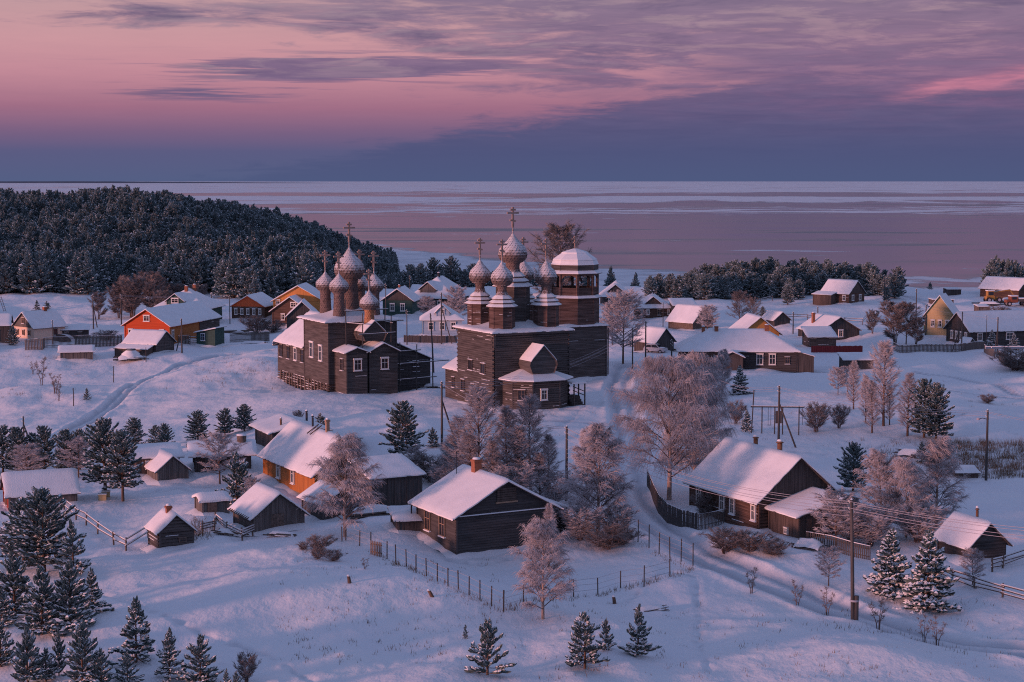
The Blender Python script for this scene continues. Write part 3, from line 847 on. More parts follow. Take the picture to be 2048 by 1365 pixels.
def church_b():
    """the larger church: square frame, five octagonal turrets, bochka over the apse"""
    g = flat(989, 818, float(G(989, 818).z))
    root = thing('wooden_church', 'dark log church with five onion domes on octagonal turrets, beside the bell tower', 'church', (g.x, g.y, g.z), 27.2)
    S, H = 10.6, 9.5
    for c in 'RLEB':
        O, ud, nd, L = face(c, S, S)
        mb = MB(); panel(mb, O, ud, nd, [(0, H), (L, H)], -1.2, 'log', 0, 1, step=0.27, snowy=0.5 if c == 'L' else 0.10)
        # log ends in the corner notches
        e = Vector(O)
        z = -0.9
        while z < H - .3:
            a = e - Vector(ud) * 0.32
            mb.tube([a + Vector(nd) * -.06 + Vector((0, 0, z)), e + Vector(nd) * -.06 + Vector((0, 0, z))], 0.11, 6, 0)
            z += 0.54
        mb.box(O[0] - .15, O[0] + .15, O[1] - .15, O[1] + .15, H * .80, H, 0) if c in 'R' else None
        mb.build('wall', ['church_wood', 'snow'], root)
    def rz(x, y):
        d = min(x, S - x, y, S - y)
        return 9.55 + 0.10 * d + 0.035 * d * d * (1 if d > 0 else -0.3)
    roof_parts(root, -.55, S + .55, -.55, S + .55, rz, (S / 2,), (S / 2,), 0.2, 'church_wood', 0.14, 0.4, 5)
    mb = MB()
    for c in 'RLEB':       # eave beams
        O, ud, nd, L = face(c, S, S)
        mb.beam(Vector(O) + Vector(nd) * .25 + Vector((0, 0, 9.3)), Vector(O) + Vector(nd) * .25 + Vector(ud) * L + Vector((0, 0, 9.3)), 0.3, 0.22)
    mb.build('eave_beam', 'church_wood', root)
    c0 = S / 2
    for dx, dy in ((-1, -1), (1, -1), (-1, 1), (1, 1)):
        cx, cy = c0 + 3.15 * dx, c0 + 3.15 * dy
        mb = MB(); octa(mb, cx, cy, 1.55, 9.7, 12.75, 0, 1, snowy=0.25 if dx < 0 and dy > 0 else .04)
        mb.build('turret', ['tower_wood', 'snow'], root)
        eave_ring(root, cx, cy, [(2.0, 12.65, 1.4, 12.98), (1.62, 13.15, 1.12, 13.45), (1.28, 13.62, 0.66, 14.1)], name='turret_roof')
        mb = MB(); shingled(mb, [(.72, 14.05), (.52, 14.5), (.50, 14.9), (.70, 15.4)], cx, cy, 16, 6)
        mb.build('neck', 'drum_shingle', root)
        cupola(root, cx, cy, 1.38, 15.35, 2.9, 2.9, 20, 10)
    mb = MB(); octa(mb, c0, c0, 2.1, 10.2, 15.1, 0, 1)
    mb.build('turret', ['church_wood', 'snow'], root)
    eave_ring(root, c0, c0, [(2.6, 14.95, 1.8, 15.4), (2.05, 15.6, 1.4, 16.0), (1.6, 16.2, .95, 16.75)], name='turret_roof')
    mb = MB(); shingled(mb, [(1.0, 16.65), (.80, 17.1), (.80, 17.6), (1.02, 18.15)], c0, c0, 20, 7)
    mb.build('neck', 'drum_shingle', root)
    cupola(root, c0, c0, 1.82, 18.05, 3.6, 3.5, 26, 12)
    # windows of the left wall
    O, ud, nd, L = face('L', S, S)
    for u, z, ww, hh in ((6.6, 4.9, 1.25, 1.25), (3.0, 4.75, 1.25, 1.25), (8.9, 2.05, .95, 1.4), (5.9, 1.75, 1.1, 1.45), (2.9, 1.6, 1.35, 1.4)):
        window(root, Vector(O) + Vector(nd) * .06, ud, nd, L - u, z, ww, hh, 'd', 1, False)
    # apse: five-sided, with a skirt roof
    ax, W2, dep, ez = 5.3, 4.1, 3.8, 3.75
    pts = [(ax - W2, 0.0), (ax - W2 + .3, -2.1), (ax - 1.9, -dep), (ax + 1.9, -dep), (ax + W2 - .3, -2.1), (ax + W2, 0.0)]
    for k, (A, B) in enumerate(zip(pts[:-1], pts[1:])):
        A = Vector((*A, 0)); B = Vector((*B, 0)); u = B - A; L = u.length; u.normalize(); nn = Vector((u.y, -u.x, 0))
        mb = MB(); panel(mb, A, u, nn, [(0, ez), (L, ez)], -1.2, 'log', 0, 1, snowy=.14)
        mb.beam(A + Vector((0, 0, -1)), A + Vector((0, 0, ez)), 0.2, 0.2)
        mb.build('apse_wall', ['church_wood', 'snow'], root)
        if k in (1, 2):
            window(root, A + nn * .06, u, nn, L * (.45 if k == 1 else .4), 1.9, 0.95, 1.25, 'd' if k == 1 else 'w', 1, True)
    mb = MB(); ms = MB()
    out_ = [(ax + (x - ax) * 1.16, y * 1.14 - (.3 if y < -1 else 0)) for x, y in pts]
    in_ = [(ax - 1.8, 0), (ax - 1.7, -.9), (ax - .8, -1.6), (ax + .8, -1.6), (ax + 1.7, -.9), (ax + 1.8, 0)]
    mb.grid([[(x, y, ez - .05) for x, y in out_], [(x, y, ez + .95) for x, y in in_]], 0, False)
    mb.grid([[(x, y, ez - .05) for x, y in out_], [(x, y, ez - .17) for x, y in out_]], 0, False)
    mb.grid([[(x, y, ez - .17) for x, y in out_], [(x, y, ez - .12) for x, y in pts]], 0, False)
    ro = mb.build('apse_roof', 'church_wood', root)
    mid = [((a + c) / 2, (b + d) / 2) for (a, b), (c, d) in zip(out_, in_)]
    ms.grid([[(ax + (x - ax) * 1.01, y * 1.01, ez - .06) for x, y in out_], [(ax + (x - ax) * 1.01, y * 1.01, ez + .06) for x, y in out_], [(ax + (x - ax) * .97, y * .97, ez + .16) for x, y in out_], [(x, y, ez + .60) for x, y in mid], [(x, y, ez + 1.08) for x, y in in_]], 0, False)
    ms.poly([(x, y, ez + 1.08) for x, y in in_], 0)
    ms.build('snow', 'snow', ro)
    bochka(root, ax, -3.0, 0.0, ez + .75, 1.75, 3.3, 'church_wood')
    # porch with steps at the far corner of the apse
    mb = MB()
    for k in range(4): mb.box(9.6, 11.2, -1.9 - .35 * k, -1.6 - .35 * k, -.6, 1.15 - .3 * k, 0)
    for (x, y) in ((9.65, -3.1), (11.2, -3.1), (11.2, -1.5)): mb.box(x - .07, x + .07, y - .07, y + .07, -.6, 2.9, 0)
    mb.box(9.5, 11.3, -1.6, -.1, -.6, 1.2, 0)
    for zz in (1.7, 2.2): mb.beam((11.2, -3.1, zz - .3), (11.2, -.1, zz), .07, .09)
    po = mb.build('porch', 'church_wood', root)
    ms = MB(); ms.box(9.3, 11.5, -3.2, .0, 2.95, 3.10); ms.build('snow', 'snow', po)
    # low annex behind the left wall
    house('annex', None, None, (0, 0), 0, 9.4, 4.6, 3.9, 6.6, 'gableY', 'church_wood', 'log', root=root, off=(.5, S + .14), snow=.18, snowy=.2,
          wins=[('L', 2.2, 2.0, .8, 1.3, 'd')])
    return root
def bochka(root, cx, yf, yb, z0, hw, h, wm):
    """barrel roof with a keel-shaped front"""
    pr = [(-.80, 0), (-1.0, .30), (-.93, .45), (0, 1.0), (.93, .45), (1.0, .30), (.80, 0)]
    mb = MB()
    F_ = [(cx + a * hw, yf, z0 + b * h) for a, b in pr]; B_ = [(cx + a * hw, yb, z0 + b * h) for a, b in pr]
    Fo = [(cx + a * hw * 1.12, yf - .18, z0 + b * h * 1.05) for a, b in pr]; Bo = [(cx + a * hw * 1.12, yb, z0 + b * h * 1.05) for a, b in pr]
    z = z0
    top = [(0, 0)]
    # boarded front
    a = lambda zz: float(np.interp((zz - z0) / h, [0, .30, .45, 1.0], [.80, 1.0, .93, .02])) * hw
    while z < z0 + h - .05:
        z1 = min(z + .2, z0 + h)
        mb.grid([[(cx - a(z), yf - .03, z), (cx + a(z), yf - .03, z)], [(cx - a(z1), yf, z1), (cx + a(z1), yf, z1)]], 0, False)
        z = z1
    mb.grid([F_, B_], 0, False); mb.grid([Fo, Bo], 0, False); mb.grid([Fo, F_], 0, False)
    bo = mb.build('bochka_gable', wm, root)
    ms = MB()
    up = Fo[2:5]; ub = Bo[2:5]
    n_ = 6
    lineF = [(up[0][0] + (up[1][0] - up[0][0]) * k / n_, yf - .2, up[0][2] + (up[1][2] - up[0][2]) * k / n_ + .12 - (.07 if k == 0 else 0)) for k in range(n_ + 1)] + \
            [(up[1][0] + (up[2][0] - up[1][0]) * k / n_, yf - .2, up[1][2] + (up[2][2] - up[1][2]) * k / n_ + .12 - (.07 if k == n_ else 0)) for k in range(1, n_ + 1)]
    lineB = [(x, yb, z_) for x, y, z_ in lineF]
    low = [(x, y - .01, z_ - .11) for x, y, z_ in lineF]
    ms.grid([low, lineF, lineB], 0, False)
    ms.grid([[lineF[0], lineB[0]], [(lineF[0][0], yf - .2, lineF[0][2] - .1), (lineB[0][0], yb, lineB[0][2] - .1)]], 0, False)
    ms.build('snow', 'snow', bo)

def bell_tower():
    g0 = flat(1137, 766, float(G(1137, 766).z))
    root = thing('bell_tower', 'octagonal wooden bell tower on a square base with open arched belfry', 'bell tower', (g0.x - .4, g0.y + .8, g0.z), 27.2)
    S, H = 6.9, 8.1
    for c in 'RLEB':
        O, ud, nd, L = face(c, S, S)
        mb = MB(); panel(mb, O, ud, nd, [(0, H), (L, H)], -1.2, 'h', 0, 1, step=.24, snowy=.03)
        mb.beam(Vector(O) + Vector((0, 0, -1)), Vector(O) + Vector((0, 0, H)), .22, .22)
        mb.build('wall', ['church_wood', 'snow'], root)
    cx = cy = S / 2
    def rz(x, y):
        return 8.15 + .16 * min(x, S - x, y, S - y)
    roof_parts(root, -.25, S + .25, -.25, S + .25, rz, (S / 2,), (S / 2,), .14, 'church_wood', .12, .5, 9)
    mb = MB(); octa(mb, cx, cy, 3.55, 8.0, 12.3, 0, 1, snowy=0.02)
    mb.build('octagon', ['tower_wood', 'snow'], root)
    eave_ring(root, cx, cy, [(4.05, 12.25, 3.5, 12.55)], name='skirt_roof', snow=.12)
    # belfry: posts, railing, arches
    mf = MB(); mf.lathe([(3.45, 12.56), (0.1, 12.6)], 8, (cx, cy, 0), 0, False, math.pi / 8); mf.build('belfry_floor', 'tower_wood', root)
    for j in range(8):
        a0 = math.pi / 8 + j * math.pi / 4; a1 = a0 + math.pi / 4
        A = Vector((cx + 3.35 * math.cos(a0), cy + 3.35 * math.sin(a0), 0)); B = Vector((cx + 3.35 * math.cos(a1), cy + 3.35 * math.sin(a1), 0))
        mb = MB(); mb.beam(A + Vector((0, 0, 12.4)), A + Vector((0, 0, 16.0)), .34, .34); mb.build('post', 'tower_wood', root)
        u = (B - A); L = u.length; u.normalize(); nn = Vector((u.y, -u.x, 0))
        mb = MB(); panel(mb, A + u * .17, u, nn, [(0, 13.65), (L - .34, 13.65)], 12.5, 'v', 0, step=.16)
        mb.beam(A + Vector((0, 0, 13.7)), B + Vector((0, 0, 13.7)), .12, .1); mb.build('railing', 'tower_wood', root)
        mb = MB()
        k = 12; aw = (L - .34) / 2; cen = A + u * (L / 2)
        arc = [(-aw + 2 * aw * q / k, 14.95 + .62 * math.sqrt(max(0, 1 - (-1 + 2 * q / k) ** 2))) for q in range(k + 1)]
        lo_ = [cen + u * x + Vector((0, 0, z)) + nn * .05 for x, z in arc]; hi_ = [cen + u * x + Vector((0, 0, 16.0)) + nn * .05 for x, z in arc]
        mb.grid([lo_, hi_], 0, False); mb.grid([[p_ - nn * .16 for p_ in lo_], lo_], 0, False); mb.grid([[p_ - nn * .16 for p_ in lo_], [p_ - nn * .16 for p_ in hi_]], 0, False)
        mb.build('arch', 'tower_wood', root)
    for bx, by in ((-1.0, -.4), (.9, .5), (.2, -1.2)):
        mb = MB(); mb.lathe([(.42, 0), (.36, .12), (.27, .3), (.22, .5), (.1, .6), (0.02, .62)], 14, (cx + bx, cy + by, 14.6), 0)
        mb.tube([(cx + bx, cy + by, 15.2), (cx + bx, cy + by, 16.1)], .03, 5, 0)
        mb.build('bell', 'metal_dark', root)
    eave_ring(root, cx, cy, [(4.1, 15.85, 3.3, 16.3)], name='skirt_roof', snow=.12)
    mb = MB(); octa(mb, cx, cy, 3.42, 16.2, 17.15, 0, 1); mb.build('drum', ['church_wood', 'snow'], root)
    eave_ring(root, cx, cy, [(3.55, 17.1, 3.2, 17.75), (3.28, 17.75, 1.9, 18.75), (2.0, 18.75, .25, 19.35)], name='dome_roof', snow=.15)
    mc = MB(); cross(mc, cx, cy, 19.3, 2.0); mc.build('cross', 'cross_wood', root)
    mb = MB()    # slim pole leaning by the far corner
    mb.tube([(S + .9, 1.0, -.6), (S + .9, 1.0, 7.6)], .09, 6); mb.build('downpipe', 'old_wood', root)
    return root

def church_a():
    """the left church: refectory, twin apses, six shingled drums"""
    g = flat(658, 783.5, float(G(658, 783).z))
    root = thing('wooden_church', 'boarded church with shingled drums, six onion domes and scaffolding on its right', 'church', (g.x, g.y, g.z), 27.0)
    W_, M_, H = 10.0, 9.4, 9.75
    for c in 'RLEB':
        O, ud, nd, L = face(c, W_, M_)
        mb = MB(); panel(mb, O, ud, nd, [(0, H), (L, H)], 1.0, 'h', 0, 1, step=.25, snowy=.03)
        mb.beam(Vector(O) + Vector((0, 0, 1)), Vector(O) + Vector((0, 0, H)), .2, .2)
        mb.build('wall', ['church_wood', 'snow'], root)
    def rz(x, y):
        d = min(x, W_ - x, y, M_ - y)
        return 9.6 + .13 * d + .05 * d * max(d, 0)
    roof_parts(root, -.8, W_ + .8, -.8, M_ + .8, rz, (W_ / 2,), (M_ / 2,), .2, 'church_wood', .14, .4, 21)
    c0, c1 = W_ / 2, M_ / 2
    for dx, dy in ((-1, -1), (1, -1), (-1, 1), (1, 1)):
        cx, cy = c0 + 2.6 * dx, c1 + 2.6 * dy
        mb = MB(); shingled(mb, [(.80, 10.1), (.72, 11.6), (.66, 13.0), (.80, 13.4)], cx, cy, 18, 13, lift=.09)
        mb.build('drum', 'drum_shingle', root)
        cupola(root, cx, cy, 1.32, 13.4, 2.6, 3.1, 20, 10)
    mb = MB(); shingled(mb, [(1.35, 10.6), (1.18, 12.6), (1.08, 14.6), (1.25, 15.2)], c0, c1, 26, 15, lift=.09)
    mb.build('drum', 'drum_shingle', root)
    cupola(root, c0, c1, 2.08, 15.1, 4.3, 3.7, 28, 14)
    O, ud, nd, L = face('L', W_, M_)
    for u, z, ww, hh in ((6.4, 5.2, 1.5, 2.1), (2.9, 5.0, 1.3, 2.1)):
        window(root, Vector(O) + Vector(nd) * .03, ud, nd, L - u, z, ww, hh, 'w', 1, True)
    # refectory with a hipped roof
    rw, rl, rh = 8.6, 12.0, 5.7
    ox, oy = .25, M_ + .12
    for c in 'RLEB':
        O, ud, nd, L = face(c, rw, rl)
        O = Vector(O) + Vector((ox, oy, 0))
        mb = MB(); panel(mb, O, ud, nd, [(0, rh), (L, rh)], 1.0, 'h', 0, 1, step=.25, snowy=.03)
        mb.build('refectory_wall', ['church_wood', 'snow'], root)
        if c == 'L':
            for u, stl in ((1.4, 'd'), (4.2, 'w'), (7.2, 'd'), (10.3, 'd')):
                window(root, O + Vector(nd) * .03, ud, nd, L - u, 3.9, 1.2, 1.8, stl, 1, True)
    def rz2(x, y):
        d = min(x - ox, rw + ox - x); e = (rl + oy - y) * 2.2
        return rh + .88 * min(d, e, rw / 2)
    roof_parts(root, ox - .6, ox + rw + .6, oy - .0, oy + rl + .6, rz2, (ox + rw / 2,), (), .2, 'church_wood', .12, .4, 22)
    # raised frame under the left side: stacked timbers with snow
    mb = MB(); ms = MB()
    R = random.Random(4)
    for c, L0, off in (('L', M_, (0, 0)), ('L2', rl, (ox, oy))):
        x = off[0] + .05; y0 = off[1]; y1 = off[1] + L0
        for z in (-.55, -.2, .15, .5, .85):
            mb.tube([(x, y0, z), (x, y1, z)], .13, 6)
            if R.random() < .95:
                for q in range(5):
                    a = R.uniform(y0, y1 - 1); ms.box(x - .17, x + .02, a, a + R.uniform(.6, 2.2), z + .1, z + .16)
        y = y0 + .3
        while y < y1:
            mb.box(x - .22, x + .1, y - .14, y + .14, -1.2, 1.0); y += R.uniform(1.0, 1.6)
    for z in (-.55, -.2, .15, .5, .85): mb.tube([(0, .02, z), (W_, .02, z)], .13, 6)
    fo = mb.build('log_footing', 'old_wood', root); ms.build('snow', 'snow', fo)
    # two apses
    for ax0, ax1, yd, eh, ph_ in ((.95, 3.9, -4.1, 5.75, 6.3), (4.35, 8.4, -3.95, 5.75, 6.75)):
        aw = ax1 - ax0
        house('apse', None, None, (0, 0), 0, aw, -yd, eh, ph_, 'gableY', 'church_wood', 'h', root=root, off=(ax0, yd), ov=.45, snow=.15,
              wins=[('R', aw * .55, 3.9, 1.15, 1.5, 'w')] + ([('L', 1.4, 3.9, 1.0, 1.5, 'd')] if ax0 < 2 else []), snowy=.02)
    bochka(root, 5.4, -3.3, 0.0, 7.0, 1.55, 2.6, 'church_wood')
    mb = MB(); shingled(mb, [(.66, 9.0), (.62, 10.2), (.60, 10.9), (.72, 11.3)], 5.4, -1.5, 16, 9, lift=.08)
    mb.build('drum', 'fresh_shingle', root)
    cupola(root, 5.4, -1.5, 1.3, 11.25, 2.55, 3.0, 20, 10)
    # lean-to on the right
    house('annex', None, None, (0, 0), 0, 5.4, 6.4, 6.3, 3.9, 'shedX', 'dark_boards', 'h', root=root, off=(W_ + .1, .9), ov=.35, snow=.12, snowy=.02,
          wins=[('R', 3.2, 3.1, .9, .7, 'd')])
    return root
topsnow('fresh_shingle', (0.40, 0.20, 0.11), 0.45, 0.8, 0.4, (5, 5, 3), 0.9, 5.0)

def scaffold(root_church):
    """pole scaffolding standing in front of the lean-to and round the little front dome"""
    mw = root_church.matrix_world if False else None
    loc = root_church.location; ya = root_church.rotation_euler.z
    root = thing('scaffolding', 'log pole scaffolding lashed up beside the left church', 'scaffolding', tuple(loc), math.degrees(ya))
    R = random.Random(2)
    ups = [(9.2, -3.0, 6.6), (11.9, -2.6, 6.2), (14.6, -2.2, 5.2), (2.2, -1.0, 12.6), (3.4, -3.9, 10.9), (7.9, -1.0, 12.2), (7.6, -3.9, 10.4)]
    for x, y, h in ups:
        zb = -.8 if x > 9 else 6.2
        mb = MB(); mb.tube([(x, y, zb), (x + R.uniform(-.1, .1), y, h)], [.085, .065], 6); mb.build('pole', 'pole_wood', root)
    for a, b in (((8.0, -2.9, 1.4), (15.2, -2.1, 1.5)), ((8.4, -2.95, 3.6), (17.2, -2.0, 3.7)), ((7.4, -3.0, 5.3), (12.6, -2.6, 5.4)), ((1.6, -1.0, 9.4), (8.6, -1.0, 9.5)), ((2.8, -4.0, 8.0), (8.2, -4.0, 8.1)), ((2.0, -1.1, 11.0), (8.4, -1.0, 11.1)),
                 ((3.4, -4.2, 9.4), (2.1, -.4, 9.4)), ((7.7, -4.2, 9.4), (7.9, -.4, 9.4)), ((9.2, -3.4, 3.55), (9.2, .6, 3.55)), ((11.9, -3.0, 3.55), (11.9, .6, 3.55)), ((9.2, -3.4, 1.35), (9.2, .6, 1.35))):
        mb = MB(); mb.tube([a, b], .06, 6); po = mb.build('cross_pole', 'pole_wood', root)
        ms = MB(); A, B = Vector(a), Vector(b); ms.beam(A + Vector((0, 0, .075)), B + Vector((0, 0, .075)), .10, .05); ms.build('snow', 'snow', po)
    mb = MB()
    for s_ in (-.25, .25): mb.beam((15.4 + s_, -1.6, -.4), (14.8 + s_, -.4, 3.0), .07, .07)
    for k in range(8): mb.beam((15.15 - .07 * k, -1.5 + .14 * k, -.1 + .4 * k), (15.65 - .07 * k, -1.5 + .14 * k, -.1 + .4 * k), .05, .05)
    mb.build('ladder', 'pole_wood', root)
    return root

ch_a = church_a()
ch_b = church_b()
bt = bell_tower()
drift(ch_b, 0, 0, 10.6, 10.6)
drift(bt, 0, 0, 6.9, 6.9)
scaffold(ch_a)
# ------------------------------------------------------------------ trees
def shoot(V_, F_, M_, a, d, L, wd, R, snow=0.7, thin=False):
    """one brush of needles as crossed blades, with a pad of snow lying on it"""
    d = d.normalized()
    ref = Vector((0, 0, 1)) if abs(d.z) < .9 else Vector((1, 0, 0))
    e1 = d.cross(ref).normalized(); e2 = e1.cross(d).normalized()
    b = a + d * L
    r0 = R.uniform(0, 3.14)
    for k in range(4):
        an = r0 + k * math.pi / 4
        s_ = (e1 * math.cos(an) + e2 * math.sin(an)) * wd * R.uniform(.8, 1.2)
        i = len(V_)
        mid = a + d * (L * R.uniform(.45, .7))
        V_.extend([tuple(a), tuple(mid + s_), tuple(b + s_ * .25), tuple(b - s_ * .25), tuple(mid - s_)])
        F_.append((i, i + 1, i + 2, i + 3, i + 4)); M_.append(0)
    if R.random() < snow:
        up = Vector((0, 0, wd * .95))
        s_ = e1 * wd * R.uniform(.9, 1.45)
        p0 = a + d * L * .12 + up * .5; p1 = b + up * .35; pm = a + d * L * .6 + up * 1.35
        i = len(V_)
        q = a + d * L * .58 + up * .35
        V_.extend([tuple(p0), tuple(q + s_), tuple(p1), tuple(q - s_), tuple(pm)])
        for f in ((0, 1, 4), (1, 2, 4), (2, 3, 4), (3, 0, 4), (0, 3, 2, 1)):
            F_.append(tuple(i + x for x in f)); M_.append(1)

def conifer(seed, h, rad, whorls, per, shoots, sl, sw, snow, start=.06, shape=0.8, up0=-.15, up1=1.0, open_=0.0, needles='needles', gap=.0):
    R = random.Random(seed)
    V_, F_, M_ = [], [], []
    tr = MB()
    bend = Vector((R.uniform(-.03, .03) * h, R.uniform(-.03, .03) * h, 0))
    axis = lambda t: bend * t * t + Vector((0, 0, h * t))
    tr.tube([axis(t) - Vector((0, 0, .5 if t == 0 else 0)) for t in (0, .3, .6, .9, .99)], [.028 * h ** .9 + .03, .02 * h ** .9 + .02, .012 * h ** .9 + .012, .02, .01], 6, 0)
    for i in range(whorls):
        t = start + (1 - start) * (i + R.uniform(-.5, .5)) / whorls
        t = min(max(t, start), .97)
        tt = (t - start) / (1 - start)
        prof = (1 - tt) ** shape if shape > 0 else (math.sin(math.pi * (0.20 + .78 * tt)) ** .9 if shape < -1.5 else math.sin(math.pi * (0.30 + .69 * tt)) ** .75)
        rr_ = rad * max(prof, .05) * R.uniform(.82, 1.12)
        n = max(3, int(per * (1 - .35 * tt) + R.uniform(-.8, .8)))
        a0 = R.uniform(0, 6.28)
        for k in range(n):
            if R.random() < gap: continue
            a = a0 + 6.283 * k / n + R.uniform(-.3, .3)
            L = rr_ * R.uniform(.55, 1.2)
            el = up0 + (up1 - up0) * tt + R.uniform(-.25, .3)
            d = Vector((math.cos(a) * math.cos(el), math.sin(a) * math.cos(el), math.sin(el)))
            p0 = axis(t)
            tip = p0 + d * L + Vector((0, 0, .10 * L))
            if L > .5: tr.tube([p0, p0 + d * L * .6, tip], [.012 * L + .012, .01 * L + .008, .006], 3, 0, cap=False)
            ns = max(2, int(shoots * L / rad + .5))
            for s_ in range(ns):
                f = .28 + .72 * (s_ + R.random()) / ns
                base = p0.lerp(tip, f)
                ang = R.choice((-1, 1)) * R.uniform(.35, 1.0)
                dd = Vector((math.cos(a + ang) * math.cos(el), math.sin(a + ang) * math.cos(el), math.sin(el) + R.uniform(.0, .55)))
                shoot(V_, F_, M_, base, dd, sl * R.uniform(.7, 1.2) * (1 - .35 * tt), sw * R.uniform(.8, 1.2), R, snow)
            shoot(V_, F_, M_, tip - d * sl * .4, d + Vector((0, 0, .35)), sl, sw, R, snow)
    for k in range(4):
        shoot(V_, F_, M_, axis(.93 + .015 * k), Vector((R.uniform(-.3, .3), R.uniform(-.3, .3), 1)), sl * 1.1, sw * .8, R, snow * .3)
    me = bpy.data.meshes.new('crown'); me.from_pydata(V_, [], F_)
    me.materials.append(MAT[needles]); me.materials.append(MAT['snow'])
    me.polygons.foreach_set('material_index', M_); me.update()
    return tr.mesh('trunk', ['bark']), me, h

def broadleaf(seed, h, spread, limbs, subs, twigs, droop=.3, start=.18, up=.9, stems=1, twig_r=.018, tl=.9, crown=.75, twig='twig', bark='birch_bark', lean=.04, fan=.28):
    """bare tree: stem, limbs, branches and a haze of frosted twigs, every one a tapered stick"""
    R = random.Random(seed)
    tr = MB(); cr = MB()
    for st in range(stems):
        a = 6.283 * st / stems + R.uniform(-.5, .5)
        ln = (R.uniform(.10, fan) * h if stems > 1 else R.uniform(0, lean) * h)
        hh = h * (R.uniform(.75, 1.0) * (1 - .45 * (ln / h) ** 2 * (fan > .3)) if stems > 1 else 1.0)
        off = Vector((math.cos(a), math.sin(a), 0))
        ax = lambda t: off * (ln * t ** 1.4 + (.08 if stems > 1 else 0)) + Vector((0, 0, hh * t)) + Vector((math.sin(t * 5 + seed) * .012 * h, math.cos(t * 4 + seed) * .012 * h, 0)) * t
        r0 = (.011 * h + .03) / (stems ** .45)
        tr.tube([ax(t) - Vector((0, 0, .5 if t == 0 else 0)) for t in (0, .2, .4, .6, .8, 1)], [r0 * 1.25, r0, r0 * .8, r0 * .55, r0 * .3, .012], 6, 0)
        nl = max(3, limbs // stems)
        for i in range(nl):
            t = start + (.97 - start) * (i + R.random() * .8) / nl
            tt = (t - start) / (1 - start)
            az_ = i * 2.4 + R.uniform(-.5, .5) if fan < .3 else a + R.uniform(-1.6, 1.6)
            L = spread * (math.sin(math.pi * (.28 + .70 * tt)) ** crown) * R.uniform(.75, 1.2)
            el = up * (.65 + .6 * tt) + R.uniform(-.15, .15)
            d = Vector((math.cos(az_) * math.cos(el), math.sin(az_) * math.cos(el), math.sin(el)))
            p0 = ax(t); p1 = p0 + d * L * .5; p2 = p0 + d * L + Vector((0, 0, -droop * L * .25))
            rl = max(.012, r0 * .42 * (1 - .6 * tt))
            cr.tube([p0, p1, p2], [rl, rl * .7, .012], 4, 1, cap=False)
            for j in range(subs):
                f = .22 + .78 * (j + R.random()) / subs
                q0 = p0.lerp(p1, f * 2) if f < .5 else p1.lerp(p2, f * 2 - 1)
                sa = az_ + R.choice((-1, 1)) * R.uniform(.35, 1.2)
                se = el * .6 + R.uniform(-.25, .45)
                sd = Vector((math.cos(sa) * math.cos(se), math.sin(sa) * math.cos(se), math.sin(se)))
                sl_ = L * .42 * R.uniform(.6, 1.2) * (1.15 - .5 * f)
                q1 = q0 + sd * sl_ * .6; q2 = q0 + sd * sl_ + Vector((0, 0, -droop * sl_ * .4))
                cr.tube([q0, q1, q2], [max(.012, rl * .45), .013, .008], 3, 1 if j % 3 == 0 else 0, cap=False)
                for k in range(twigs):
                    g_ = .15 + .85 * (k + R.random()) / twigs
                    w0 = q0.lerp(q1, g_ * 1.6) if g_ < .6 else q1.lerp(q2, (g_ - .6) * 2.5)
                    wa = sa + R.uniform(-1.4, 1.4); we = se * .4 + R.uniform(-.3, .6)
                    wd = Vector((math.cos(wa) * math.cos(we), math.sin(wa) * math.cos(we), math.sin(we)))
                    l_ = tl * R.uniform(.5, 1.1)
                    w1 = w0 + wd * l_ * .5; w2 = w1 + wd * l_ * .35 + Vector((0, 0, -droop * l_ * .75))
                    cr.tube([w0, w1, w2], [twig_r, twig_r * .85, twig_r * .5], 3, 0, False, cap=False)
    return tr.mesh('trunk', [bark]), cr.mesh('crown', [twig, 'branch']), h

PROTO = {}
for k in range(6): PROTO['ypine%d' % k] = conifer(20 + k, 4.0, (1.55, 1.75, 1.45, 1.8, 1.6, 1.35)[k], (13, 11, 14, 12, 10, 13)[k], (7, 6, 7, 7, 6, 6)[k], (11, 12, 10, 11, 13, 9)[k], (.60, .66, .55, .62, .70, .58)[k], .125, (.9, .8, .95, .85, .75, .92)[k], up0=(-.10, .1, -.25, -.05, .2, -.15)[k], up1=(1.15, 1.2, .9, 1.0, 1.25, 1.1)[k], shape=(.8, .65, .9, .6, .7, .95)[k], gap=(.05, .18, .08, .12, .22, .15)[k])
for k in range(2): PROTO['spruce%d' % k] = conifer(40 + k, 4.4, 1.65, 19, 8, 11, .52, .13, .97, up0=-.38, up1=.6, shape=.9)
for k in range(3): PROTO['pine%d' % k] = conifer(60 + k, 6.5, 2.2, 20, 8, 13, .58, .125, .72, start=.09, shape=-1, up0=.05, up1=.9)
for k in range(2): PROTO['tallpine%d' % k] = conifer(70 + k, 7.0, 2.1, 21, 8, 13, .55, .12, .72, start=.22, shape=-1, up0=.0, up1=.8)
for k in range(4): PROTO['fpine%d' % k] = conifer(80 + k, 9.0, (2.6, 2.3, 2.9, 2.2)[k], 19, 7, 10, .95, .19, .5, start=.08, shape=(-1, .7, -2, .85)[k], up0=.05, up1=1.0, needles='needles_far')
PROTO['birch0'] = broadleaf(101, 12.0, 4.6, 38, 12, 19, .95, .15, .95, crown=.5, twig_r=.0145, tl=1.3)
PROTO['birch1'] = broadleaf(102, 12.0, 4.0, 38, 12, 19, .95, .13, 1.0, crown=.5, twig_r=.0145, tl=1.25)
PROTO['birch2'] = broadleaf(103, 8.0, 2.9, 38, 11, 16, .6, .10, .95, crown=.5, twig_r=.0145, tl=.85)
PROTO['birch3'] = broadleaf(104, 8.0, 2.6, 38, 11, 16, .4, .08, 1.0, crown=.5, twig_r=.0145, tl=.8)
